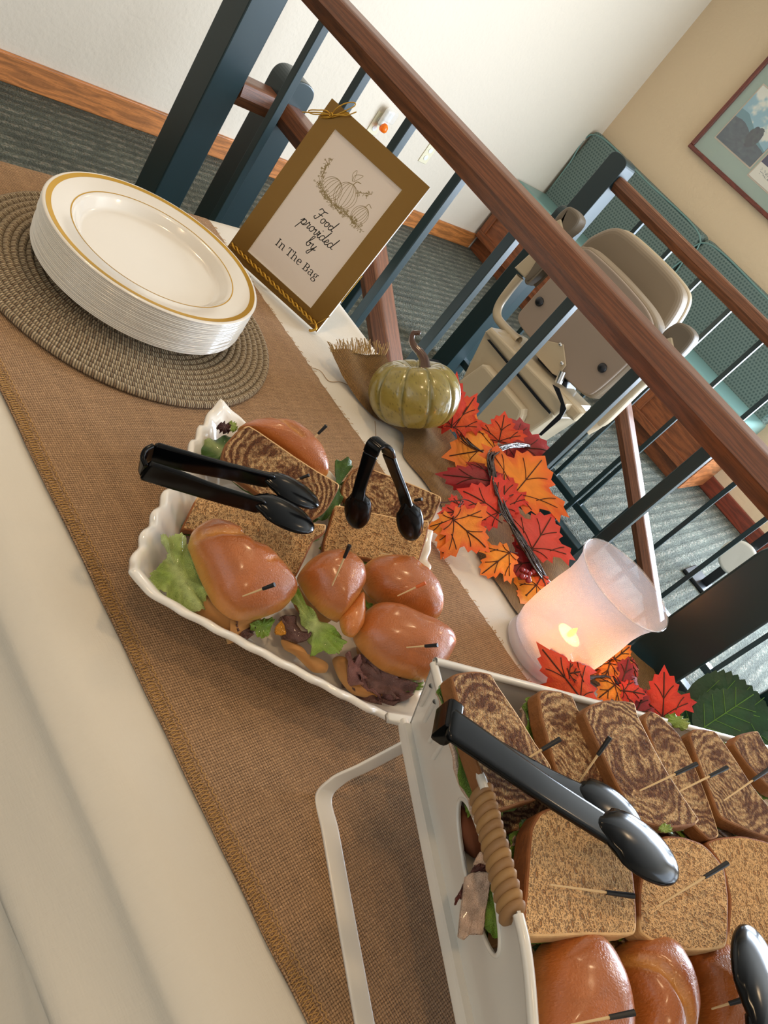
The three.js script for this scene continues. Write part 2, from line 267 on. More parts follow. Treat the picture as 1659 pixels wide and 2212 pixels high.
{ // framed double picture on the tan wall
  const px0 = -2.355, py0 = 1.265, W = 1.1, H = 0.78, zf = z0 + 0.002, f = thing('framed_picture', 'pair of small landscape prints in one red-brown frame with grey-green mat', 'picture', [px0 + W / 2, py0, z0]);
  const fw = 0.024; wmesh('frame', merge([bx(px0, px0 + W, py0, py0 + fw, zf, zf + 0.03, 0.004, 'x'), bx(px0, px0 + W, py0 + H - fw, py0 + H, zf, zf + 0.03, 0.004, 'x'), bx(px0, px0 + fw, py0 + fw, py0 + H - fw, zf, zf + 0.03, 0.004, 'y'), bx(px0 + W - fw, px0 + W, py0 + fw, py0 + H - fw, zf, zf + 0.03, 0.004, 'y')]), frameWood, f);
  const mat = std({ color: 0x9aab9c, roughness: 0.9 }), bevel = std({ color: 0xc9b7a0, roughness: 0.8 });
  wmesh('mat_board', bx(px0 + fw, px0 + W - fw, py0 + fw, py0 + H - fw, zf, zf + 0.010), mat, f);
  const paint1 = tex(256, 320, (u, v) => { // hills, dark trees and a clouded sky
    const n = fbm(u * 5, v * 5, 4, 2), hill = 0.36 + 0.08 * Math.sin(u * 4 + 1) + 0.05 * n; let c;
    if (v < hill - 0.02) c = mix3([52, 66, 78], [88, 98, 104], fbm(u * 14, v * 26, 3, 6)); else if (v < hill + 0.12 * (1 - u)) c = [96, 140, 150]; else c = mix3([138, 178, 192], [224, 222, 208], smooth(0.42, 0.62, fbm(u * 4, v * 4, 4, 12)));
    const tr = Math.hypot((u - 0.62 - 0.1 * (v - 0.5)) * 2.4, (v - 0.36) * 2.2) + 0.25 * (fbm(u * 12, v * 12, 3, 5) - 0.5); if (tr < 0.36) c = mix3([44, 46, 58], [70, 84, 84], fbm(u * 20, v * 20, 2, 8));
    return c; });
  const paint2 = tex(256, 320, (u, v) => { if (v < 0.24) return (fbm(u * 50, v * 60, 2, 3) > 0.58 && v > 0.1 && v < 0.19 && u > 0.1 && u < 0.9) ? [150, 150, 140] : [222, 216, 200]; return mix3([46, 44, 82], [200, 205, 214], smooth(0.5, 0.8, fbm(u * 6, v * 7, 4, 41) + 0.5 * (v - 0.6))); });
  function print(x, y, w, h, t) { const m = wmesh('mat_edge', bx(x - 0.008, x + w + 0.008, y - 0.008, y + h + 0.008, zf, zf + 0.012), bevel, f); const pm = new THREE.Mesh(new THREE.BoxGeometry(w, h, 0.004), std({ map: t, roughness: 0.5 })); pm.name = 'print'; pm.position.set(x + w / 2 - (px0 + W / 2), y + h / 2 - py0, zf + 0.013 - z0); pm.receiveShadow = true; f.add(pm); }
  print(-2.262, 1.395, 0.285, 0.33, paint1); print(-1.95, 1.365, 0.30, 0.36, paint2);
  wmesh('glass', bx(px0 + fw, px0 + W - fw, py0 + fw, py0 + H - fw, zf + 0.022, zf + 0.024), paneMat, f);
}
const ivory = std({ color: 0xe8dfc0, roughness: 0.45 });
function outlet(label, y, z) {
  const o = thing('wall_outlet', label, 'outlet', [x0, y, z]);
  mesh('plate', bx(0, 0.006, -0.057, 0.057, -0.035, 0.035, 0.003), ivory, o);
  for (const dy of [-0.022, 0.022]) mesh('socket', new THREE.CylinderGeometry(0.015, 0.015, 0.003, 20).rotateZ(Math.PI / 2).translate(0.0075, dy, 0), whitePaint, o);
  return o;
}
outlet('ivory outlet plate on cream wall below the handrail', 0.42, -3.56);
outlet('ivory outlet plate with an air freshener plugged in', 0.44, -3.10);
{
  const a = thing('air_freshener', 'clear plug-in air freshener with amber oil on the cream wall', 'air freshener', [x0 + 0.045, 0.43, -3.105]);
  mesh('plug_body', new RoundedBoxGeometry(0.03, 0.09, 0.055, 3, 0.012).translate(-0.012, 0.06, 0), phy({ color: 0xe9e6e0, roughness: 0.2, clearcoat: 1 }), a);
  mesh('clear_cap', new RoundedBoxGeometry(0.05, 0.07, 0.06, 3, 0.018).translate(0.005, 0.085, 0), phy({ color: 0xffffff, roughness: 0.08, transmission: 0.85, thickness: 0 }), a);
  mesh('oil_bottle', lathe([[0, 0], [0.017, 0.002], [0.022, 0.012], [0.02, 0.03], [0.008, 0.042], [0, 0.043]], 20, 0.008, 0.0, 0), phy({ color: 0xff9420, roughness: 0.1, transmission: 0.5, thickness: 0, ior: 1.4 }), a, 'amber oil bottle');
}
// ---------------------------------------------------------------- folded stair lift chair
{
  const lift = thing('stair_lift_chair', 'beige stair lift chair with folded seat, raised arms and footrest', 'stair lift', [-1.05, 0, -2.5]);
  const pad = phy({ color: 0x8d7c66, roughness: 0.55, sheen: 0.2 }), shell = phy({ color: 0xc3b193, roughness: 0.38, clearcoat: 0.3 }), panel = std({ color: 0x9c8a7a, roughness: 0.5 }), darkPad = std({ color: 0x6e6252, roughness: 0.6 }), blackPl = std({ color: 0x14161c, roughness: 0.35 }), chrome = std({ color: 0xd8d8d8, metalness: 1, roughness: 0.18 });
  const q = a => a.map(([x, y]) => [1000 + x / 3.318, 420 + y / 3.318]);
  const FZ = z => frame(V(-1.05, 0.7, z), V(0, 0, 1));
  const back = smoothLoop(trace(FZ(-2.60), q([[860, 365], [960, 285], [1090, 240], [1190, 280], [1370, 440], [1500, 575], [1575, 680], [1580, 770], [1520, 890], [1420, 1010], [1250, 1150], [900, 900], [650, 620]])), 80);
  wmesh('backrest', slab(FZ(-2.58), back, 0.075, 0.022, 4), pad, lift, 'padded taupe backrest');
  wmesh('backrest_shell', slab(FZ(-2.645), back.map(p => [p[0] * 1.02, p[1] * 1.015]), 0.03, 0.01, 3), shell, lift);
  const seatPx = q([[800, 390], [870, 368], [935, 390], [1100, 540], [1240, 690], [1350, 830], [1395, 950], [1360, 1060], [1180, 1250], [960, 1440], [880, 1450], [790, 1385], [640, 1235], [480, 1045], [395, 935], [385, 865], [440, 790], [620, 590]]);
  wmesh('seat_cushion', slab(FZ(-2.42), smoothLoop(trace(FZ(-2.42), seatPx), 90), 0.085, 0.02, 4), pad, lift, 'padded taupe seat folded upright');
  const inner = trace(FZ(-2.415), seatPx), cx = inner.reduce((s, p) => s + p[0], 0) / inner.length, cy = inner.reduce((s, p) => s + p[1], 0) / inner.length;
  wmesh('seat_underside', slab(FZ(-2.405), smoothLoop(inner.map(p => [cx + (p[0] - cx) * 0.955, cy + (p[1] - cy) * 0.955]), 90), 0.014, 0.004, 2), panel, lift, 'taupe board under the seat');
  const knob = (x, y, r, z = -2.40) => { const p = pixZ(1000 + x / 3.318, 420 + y / 3.318, z); return new THREE.SphereGeometry(r, 16, 12).scale(1, 1, 0.6).translate(p.x, p.y, p.z); };
  for (const [x, y] of [[548, 768], [998, 1243]]) wmesh('bumper', knob(x, y, 0.016), blackPl, lift, 'round black rubber bumper');
  wmesh('hinge_plate', slab(FZ(-2.398), trace(FZ(-2.398), q([[575, 1040], [720, 1075], [738, 1225], [705, 1270], [670, 1300], [640, 1285], [520, 1150]])), 0.006, 0.002), shell, lift, 'beige hinge plate with bolts');
  for (const [x, y] of [[572, 1060], [697, 1076], [708, 1210]]) wmesh('bolt', knob(x, y, 0.007, -2.393), chrome, lift);
  wmesh('seat_post', slab(FZ(-2.44), trace(FZ(-2.44), q([[520, 1140], [640, 1230], [740, 1340], [720, 1540], [690, 1520], [560, 1290]])), 0.09, 0.01), blackPl, lift);
  { const p = pixZ(1000 + 700 / 3.318, 420 + 1310 / 3.318, -2.38); wmesh('latch', new THREE.CylinderGeometry(0.013, 0.013, 0.04, 16).rotateZ(0.4).translate(p.x, p.y, p.z), chrome, lift); }
  // carriage with sloping cover and folded footrest
  const carr = q([[150, 990], [190, 955], [250, 985], [640, 1560], [640, 1600], [400, 1760], [200, 1900], [-120, 1620], [-60, 1420]]);
  wmesh('carriage', slab(FZ(-2.33), trace(FZ(-2.33), carr), 0.22, 0.012, 3), shell, lift, 'beige drive housing');
  wmesh('carriage_lid', slab(FZ(-2.315), trace(FZ(-2.315), q([[150, 985], [195, 950], [740, 1500], [720, 1540], [650, 1590]])), 0.20, 0.01, 3), shell, lift);
  wmesh('lid_gap_shade', slab(FZ(-2.312), trace(FZ(-2.312), q([[170, 1040], [190, 1040], [630, 1560], [620, 1575], [560, 1510]])), 0.004, 0.001), blackPl, lift);  // solid black strip standing in for the shade under the lid
  wmesh('footrest', slab(FZ(-2.29), trace(FZ(-2.29), q([[130, 1215], [165, 1220], [430, 1535], [425, 1580], [330, 1790], [120, 1900], [-150, 1600], [-30, 1330]])), 0.045, 0.014, 3), shell, lift, 'beige footrest folded up');
  wmesh('base_arm', slab(FZ(-2.36), trace(FZ(-2.36), q([[680, 1380], [820, 1530], [850, 1570], [790, 1625], [740, 1590], [690, 1480]])), 0.06, 0.01), shell, lift);
  wmesh('strap', slab(FZ(-2.285), trace(FZ(-2.285), q([[640, 1360], [690, 1390], [740, 1540], [700, 1610], [560, 1730], [540, 1720], [690, 1570], [700, 1500]])), 0.004, 0.001), blackPl, lift, 'dark safety belt hanging');
  // arms
  const armPt = (x, y, z) => pixZ(1000 + x / 3.318, 420 + y / 3.318, z);
  const left = wmesh('arm_tube', tube([armPt(400, 1050, -2.42), armPt(290, 940, -2.44), armPt(245, 870, -2.45), armPt(262, 790, -2.46), armPt(330, 690, -2.46), armPt(410, 590, -2.46)], 0.016, 32, 10), shell, lift, 'beige tubular arm');
  wmesh('arm_bracket', slab(FZ(-2.44), trace(FZ(-2.44), q([[365, 525], [500, 400], [570, 470], [440, 600]])), 0.04, 0.006), shell, lift);
  wmesh('arm_pad', slab(FZ(-2.43), smoothLoop(trace(FZ(-2.43), q([[440, 640], [590, 470], [640, 200], [735, 90], [790, 100], [835, 165], [800, 240], [700, 330], [560, 540]])), 60), 0.06, 0.012, 3), darkPad, lift, 'taupe arm pad raised upright');
  wmesh('arm_switch', bx(-0.02, 0.02, -0.014, 0.014, -0.006, 0.006, 0.003).rotateZ(-0.5).translate(...armPt(685, 232, -2.425).toArray()), shell, lift);
  wmesh('arm_pad', slab(FZ(-2.43), smoothLoop(trace(FZ(-2.43), q([[1400, 1030], [1500, 930], [1570, 920], [1640, 975], [1650, 1040], [1560, 1150], [1440, 1230], [1300, 1300]])), 60), 0.06, 0.012, 3), darkPad, lift, 'taupe arm pad raised upright');
  wmesh('arm_switch', bx(-0.02, 0.02, -0.014, 0.014, -0.006, 0.006, 0.003).rotateZ(-0.5).translate(...armPt(1475, 1080, -2.425).toArray()), shell, lift);
  wmesh('arm_tube', tube([armPt(1480, 1180, -2.46), armPt(1400, 1250, -2.48), armPt(1280, 1340, -2.5), armPt(1150, 1470, -2.52), armPt(980, 1630, -2.52), armPt(880, 1690, -2.5)], 0.02, 32, 10), shell, lift, 'beige tubular arm');
  wmesh('backrest_wing', slab(FZ(-2.50), smoothLoop(trace(FZ(-2.50), q([[1280, 1290], [1330, 1330], [1240, 1420], [1100, 1560], [1000, 1650], [930, 1670], [890, 1650], [1000, 1560], [1150, 1400]])), 50), 0.05, 0.012, 3), shell, lift);
  // sloping aluminium track on feet beside the steps
  const tr = []; const ta = V(-1.42, 0.10, -2.56), tb = V(1.0, 0.10 - 2.42 * SLOPE, -2.56);
  const tg = new THREE.BoxGeometry(ta.distanceTo(tb), 0.09, 0.045); tg.rotateZ(-Math.atan(SLOPE)); tg.translate((ta.x + tb.x) / 2, (ta.y + tb.y) / 2, ta.z);
  wmesh('track', tg, std({ color: 0xb9bcc0, metalness: 0.9, roughness: 0.35 }), lift, 'aluminium track along the stairs');
  wmesh('track_foot', merge([bx(-1.47, -1.40, 0, 0.13, -2.62, -2.5, 0.004)]), blackPl, lift);
}
{ // pale object of unknown kind beyond the railing, guessed as a disc on a bar
  const c = pixY(1597, 1205, 0.22), o = thing('disc_on_bar', 'white rounded disc on a dark bar standing beyond the far railing', 'sign', [c.x, 0, c.z]);
  const face = lathe([[0, 0], [0.075, 0.0], [0.085, 0.008], [0.07, 0.014], [0, 0.01]], 40).rotateX(Math.PI / 2); face.rotateZ(0.5); face.translate(0, 0.22, 0.02); mesh('disc', face, std({ color: 0xe6e4da, roughness: 0.4 }), o, 'white rimmed disc');
  mesh('bar', bx(-0.02, 0.02, 0, 0.45, -0.02, 0.01, 0.004), std({ color: 0x101418, roughness: 0.4 }), o); mesh('foot', bx(-0.1, 0.1, 0, 0.02, -0.08, 0.08, 0.006), std({ color: 0x101418, roughness: 0.4 }), o);
}
// ---------------------------------------------------------------- table, cloth and runner
const TOP = 0.742, TX0 = -0.955, TX1 = 1.05, TZB = -1.03, TZF = -0.275;
{
  const t = thing('folding_table', 'folding table hidden under the white tablecloth', 'table', [0.05, 0, -0.65]);
  wmesh('tabletop', bx(TX0 + 0.03, TX1, TOP - 0.04, TOP - 0.014, TZB + 0.016, TZF - 0.03, 0.006), std({ color: 0x8a857c, roughness: 0.6 }), t);
  for (const lx of [TX0 + 0.2, TX1 - 0.2]) for (const lz of [TZB + 0.12, TZF - 0.12]) wmesh('leg', new THREE.CylinderGeometry(0.014, 0.014, TOP - 0.03, 12).translate(lx, (TOP - 0.03) / 2, lz), std({ color: 0x5a5a5a, roughness: 0.4, metalness: 0.6 }), t);
}
const clothBump = tex(512, 512, (u, v) => 128 + 60 * (vnoise(u * 256, v * 32, 3, 0) - 0.5) + 60 * (vnoise(u * 32, v * 256, 7) - 0.5), false);
const clothMat = phy({ color: 0xd6cfc2, roughness: 0.8, sheen: 0.3, sheenRoughness: 0.6, bumpMap: rep(clothBump, 6, 6), bumpScale: 0.0004 });
{ // one continuous draped sheet: flat top, soft front edge, lengthwise creases on the drop
  const NX = 220, xs = [], us = []; const prof = [];
  const key = [[-1.052, 0.10], [-1.048, 0.45], [-1.042, 0.69], [-1.034, 0.729], [-1.018, 0.741], [-0.98, TOP], [-0.7, TOP], [-0.45, TOP], [-0.345, TOP], [-0.312, 0.7415], [-0.29, 0.737], [-0.274, 0.724], [-0.266, 0.70], [-0.258, 0.65], [-0.248, 0.57], [-0.236, 0.46], [-0.224, 0.32], [-0.21, 0.12]];
  const crv = new THREE.CatmullRomCurve3(key.map(k => V(0, k[1], k[0])), false, 'centripetal'); const M = 260;
  for (let j = 0; j <= M; j++) prof.push(crv.getPointAt(j / M));
  const pos = [], uv = [], idx = [];
  for (let i = 0; i <= NX; i++) {
    const s = -1.42 + i * (2.52 / NX);                          // unfolded length along x
    for (let j = 0; j <= M; j++) {
      const p = prof[j]; let x = s, y = p.y, z = p.z; const tn = prof[Math.min(M, j + 1)].clone().sub(prof[Math.max(0, j - 1)]).normalize();
      const over = TX0 - s; if (over > -0.02) { const d = Math.max(0, over + 0.02); x = TX0 + 0.02 - Math.min(d, 0.02 + 0.25 * Math.max(0, d - 0.02) * 0.15 + 0.018); y = Math.min(y, TOP - Math.max(0, d - 0.018)); if (d > 0.03) x -= 0.006 * Math.sin(z * 30); }
      const front = smooth(-0.36, -0.27, p.z), bk = smooth(-1.0, -1.045, p.z);
      // soft lengthwise creases and gathers on the front drop
      const len = (TOP - y) + Math.max(0, z + 0.3);
      let w = front * (0.016 * Math.sin(len * 46 + 0.9 * fbm(s * 1.6, len * 3, 3, 5) * 6 + s * 1.8) * smooth(0.02, 0.12, len) + 0.03 * (fbm(s * 1.6 + 7, len * 9, 3, 15) - 0.5) + 0.009 * Math.sin(len * 95 + s * 4 + 3 * fbm(s * 3, len * 4, 2, 8)) * smooth(0.05, 0.2, len));
      w += bk * 0.003 * Math.sin(s * 14);
      const flat = (1 - front) * (1 - bk); y += flat * 0.0012 * (fbm(s * 8, z * 8, 3, 9) - 0.5); y -= flat * 0.0004;
      y += w * -tn.z * -1 * -1; z += w * Math.abs(tn.y); 
      pos.push(x, y, z); uv.push(s, p.z + (p.y - TOP));
      if (i < NX && j < M) { const a = i * (M + 1) + j, b = a + M + 1; idx.push(a, a + 1, b, b, a + 1, b + 1); }
    }
  }
  const g = new THREE.BufferGeometry(); g.setAttribute('position', new THREE.Float32BufferAttribute(pos, 3)); g.setAttribute('uv', new THREE.Float32BufferAttribute(uv, 2)); g.setIndex(idx); g.computeVertexNormals();
  clothMat.side = THREE.DoubleSide; single('tablecloth', 'creased white cloth draped over the buffet table', 'tablecloth', g, clothMat);
}
// burlap: 2 mm jute yarns in plain weave, one tile is 32 yarns wide
function burlapTex(seed, base, dark, light) {
  const N = 32, hgt = (u, v) => {
    const wx = u * N + 0.25 * (fbm(v * 8, u * 8, 2, seed, 8) - 0.5), wy = v * N + 0.25 * (fbm(u * 8, v * 8, 2, seed + 3, 8) - 0.5), i = Math.floor(wx), j = Math.floor(wy), fx = wx - i - 0.5, fy = wy - j - 0.5;
    const tx = 0.36 + 0.16 * hash2(((i % N) + N) % N, 7, seed), ty = 0.36 + 0.16 * hash2(((j % N) + N) % N, 9, seed), over = (i + j) % 2 === 0;
    const a = Math.max(0, 1 - (fx / tx) ** 2), b = Math.max(0, 1 - (fy / ty) ** 2);
    const wa = Math.sqrt(a) * (over ? 0.62 + 0.38 * Math.cos(fy * Math.PI) : 0.35), wb = Math.sqrt(b) * (over ? 0.35 : 0.62 + 0.38 * Math.cos(fx * Math.PI));
    return [Math.max(wa, wb), wa > wb ? hash2(((i % N) + N) % N, 3, seed) : hash2(((j % N) + N) % N, 4, seed)]; };
  const col = tex(512, 512, (u, v) => { const [h, k] = hgt(u, v); const f = fbm(u * 64, v * 64, 2, seed + 9, 64); let c = mix3(dark, base, smooth(0.05, 0.6, h)); c = mix3(c, light, clamp((h - 0.55) * 1.2) * (0.35 + 0.6 * k) * (0.5 + f)); const d = 0.88 + 0.24 * f; return [c[0] * d, c[1] * d, c[2] * d]; });  // highlights painted on the yarn crowns, shade in the gaps
  const bmp = tex(512, 512, (u, v) => 30 + 200 * hgt(u, v)[0] + 30 * (vnoise(u * 200, v * 200, 2) - 0.5), false);
  return [col, bmp];
}
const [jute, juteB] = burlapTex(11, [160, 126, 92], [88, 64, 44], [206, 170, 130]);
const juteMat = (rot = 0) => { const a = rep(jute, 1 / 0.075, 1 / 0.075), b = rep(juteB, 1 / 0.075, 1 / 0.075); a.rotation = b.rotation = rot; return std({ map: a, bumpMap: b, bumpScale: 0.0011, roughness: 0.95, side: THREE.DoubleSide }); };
const RZ0 = -0.815, RZ1 = -0.342;
{ // runner over the table's length, hanging over the left end
  const t = thing('table_runner', 'woven tan burlap runner lying along the white tablecloth', 'runner', [0, TOP, -0.58]);
  const NX = 300, NZ = 60, pos = [], uv = [], idx = [], thick = 0.0014;
  for (const lay of [1, 0]) for (let i = 0; i <= NX; i++) for (let j = 0; j <= NZ; j++) {
    const s = -1.25 + i * (2.28 / NX), q = j / NZ; let z = mix(RZ0, RZ1, q) + (j === 0 ? 0.0035 * (fbm(s * 160, 2, 2, 6) - 0.5) + 0.004 * (fbm(s * 9, 1, 2, 3) - 0.5) : 0) + (j === NZ ? 0.0035 * (fbm(s * 12, 5, 2, 4) - 0.5) : 0);
    let x = s, y = TOP + 0.0016 + (lay ? thick : 0.0002) + 0.0012 * fbm(s * 5, z * 9, 3, 2) * smooth(0, 0.05, q) ;
    const over = TX0 + 0.02 - s; if (over > 0) { const a = Math.min(over / 0.03, Math.PI / 2); x = TX0 + 0.02 - 0.03 * Math.sin(a) - 0.004; y -= 0.03 * (1 - Math.cos(a)) + Math.max(0, over - 0.03 * Math.PI / 2); }
    if (y < TOP - 0.26) y = TOP - 0.26;
    pos.push(x, y, z); uv.push(s, z);
  }
  const L = (NX + 1) * (NZ + 1), q4 = (a, b, c, d) => idx.push(a, b, c, b, d, c);
  for (let i = 0; i < NX; i++) for (let j = 0; j < NZ; j++) { const a = i * (NZ + 1) + j, b = a + NZ + 1; q4(a, a + 1, b, b + 1); q4(L + a, L + b, L + a + 1, L + b + 1); }
  for (let i = 0; i < NX; i++) for (const j of [0, NZ]) { const a = i * (NZ + 1) + j, b = a + NZ + 1; j ? q4(a, L + a, b, L + b) : q4(a, b, L + a, L + b); }
  const g = new THREE.BufferGeometry(); g.setAttribute('position', new THREE.Float32BufferAttribute(pos, 3)); g.setAttribute('uv', new THREE.Float32BufferAttribute(uv, 2)); g.setIndex(idx); g.computeVertexNormals();
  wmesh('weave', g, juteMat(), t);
  // overlock stitching on the front edge: three zigzag threads
  const thread = std({ color: 0xb98f54, roughness: 0.9 }), zs = [];
  for (let k = 0; k < 3; k++) { const pts = []; for (let i = 0; i <= 640; i++) { const s = -0.93 + i * (1.95 / 640), e = RZ1 + 0.0035 * (fbm(s * 12, 5, 2, 4) - 0.5); pts.push(V(s, TOP + 0.0036 + 0.0012 * fbm(s * 5, RZ1 * 9, 3, 2) + (i % 2) * 0.0003, e - (k === 2 ? 0.013 + (i % 2) * 0.002 : (i + k) % 2 ? 0.0005 : 0.0115))); } zs.push(new THREE.TubeGeometry(new THREE.CatmullRomCurve3(pts, false, 'catmullrom', 0.2), 1280, 0.00042, 4)); }
  wmesh('hem_stitching', merge(zs), thread, t, 'golden zigzag hem stitching');
  srand(77); const fr = []; for (let i = 0; i < 260; i++) { const s = rr(-0.93, 1.0), l = rr(0.002, 0.006); fr.push(tube([V(s, TOP + 0.0028, RZ0 + 0.002), V(s + rr(-0.001, 0.001), TOP + 0.0034, RZ0 - l * 0.5), V(s + rr(-0.002, 0.002), TOP + 0.0028, RZ0 - l)], 0.0004, 4, 4)); }
  wmesh('frayed_edge', merge(fr), std({ color: 0xb08d60, roughness: 1 }), t).userData.kind = 'stuff';
}
{ // loose jute threads on the cloth
  const th = std({ color: 0x9a7a50, roughness: 1 });
  single('loose_thread', 'thin loose jute thread curled on white cloth beside the runner', 'thread', tube([[652, 790], [690, 800], [710, 823], [735, 825], [752, 832]].map(([x, y], i) => pixY(x, y, TOP + 0.001 + (i % 2) * 0.001)), 0.0005, 30, 5), th);
  single('loose_thread', 'thin loose jute thread below the pumpkin on white cloth', 'thread', tube([[810, 910], [812, 945], [808, 975], [790, 1010]].map(([x, y], i) => pixY(x, y, TOP + 0.001 + (i % 2) * 0.001)), 0.0005, 30, 5), th);
}
// ---------------------------------------------------------------- placemat and plates
const PC = V(-0.706, 0, -0.563);
{
  const R = 0.194, pitch = 0.0087, turns = R / pitch, pts = []; const n = 1500;
  for (let i = 0; i <= n; i++) { const t = Math.sqrt(i / n), a = t * turns * 2 * Math.PI, r = 0.003 + t * (R - 0.003 - pitch / 2); pts.push(V(PC.x + r * Math.cos(a), 0, PC.z + r * Math.sin(a))); }
  const c = new THREE.CatmullRomCurve3(pts); c.arcLengthDivisions = 6000; const g = new THREE.TubeGeometry(c, 2600, 0.0047, 7, false); g.scale(1, 1.0, 1); g.translate(0, TOP + 0.0035 + 0.0047, 0);
  const braid = tex(128, 128, (u, v) => { const s = (u * 4 + v * 2) % 1, k = Math.floor(u * 4 + v * 2) % 4, f = fbm(u * 40, v * 40, 2, 3), ch = Math.abs(((v * 4 + 1) % 1) - 0.5) * 2; const b = [[182, 160, 128], [198, 178, 146], [146, 122, 94], [188, 168, 136]][k]; const d = 0.55 + 0.5 * Math.sin(s * Math.PI) * (0.7 + 0.3 * ch) + (f - 0.5) * 0.3; return [b[0] * d, b[1] * d, b[2] * d]; });
  const bb = tex(128, 128, (u, v) => 40 + 200 * Math.sin(((u * 4 + v * 2) % 1) * Math.PI), false);
  single('placemat', 'round coiled rope placemat in mottled beige under the plates', 'placemat', g, std({ map: rep(braid, 1150, 1), bumpMap: rep(bb, 1150, 1), bumpScale: 0.0016, roughness: 0.95 }));
}
const plastic = phy({ color: 0xe2dbcf, roughness: 0.16, clearcoat: 0.6, clearcoatRoughness: 0.08 }), goldFoil = std({ color: 0xd4a234, metalness: 0.85, roughness: 0.28 });
{
  const prof = [[0, 0], [0.083, 0], [0.0905, 0.003], [0.0955, 0.0115], [0.1, 0.0145], [0.128, 0.0185], [0.1315, 0.0180], [0.1322, 0.0192], [0.1305, 0.0203], [0.1275, 0.0202], [0.0990, 0.0163], [0.0940, 0.0130], [0.0890, 0.0049], [0.082, 0.0018], [0, 0.0018]];
  const pg = new THREE.LatheGeometry(prof.map(p => new THREE.Vector2(...p)), 96), n = 25, base = TOP + 0.0132, dy = 0.00212; srand(5);
  for (let i = 0; i < n; i++) {
    const last = i === n - 1, p = [PC.x + (i - n / 2) * 0.00022 + rr(-0.0007, 0.0007), base + i * dy, PC.z + (i - n / 2) * 0.0003 + rr(-0.0007, 0.0007)];
    if (!last) { const m = mesh('plate', pg, plastic, null); m.position.set(...p); tag(m, i ? 'white plastic plate in the stack below the gold-banded top plate' : 'white plastic plate at the bottom of the stack on placemat', 'plate', 'stacked plates on the placemat'); }
    else { const t = thing('plate', 'white plate with two gold bands on top of the stack', 'plate', p, 'stacked plates on the placemat'); mesh('body', pg, plastic, t);
      const k = (r0, r1) => { const yy = r => mix(0.0163, 0.0202, (r - 0.099) / (0.1275 - 0.099)) + 0.00018; return lathe([[r0, yy(r0)], [r1, Math.min(yy(r1), 0.02045)]], 128); };
      mesh('gold_band', k(0.1222, 0.1283), goldFoil, t, 'wide gold band near the rim'); mesh('gold_band', k(0.0992, 0.1006), goldFoil, t, 'thin gold line around the well'); }
  }
}
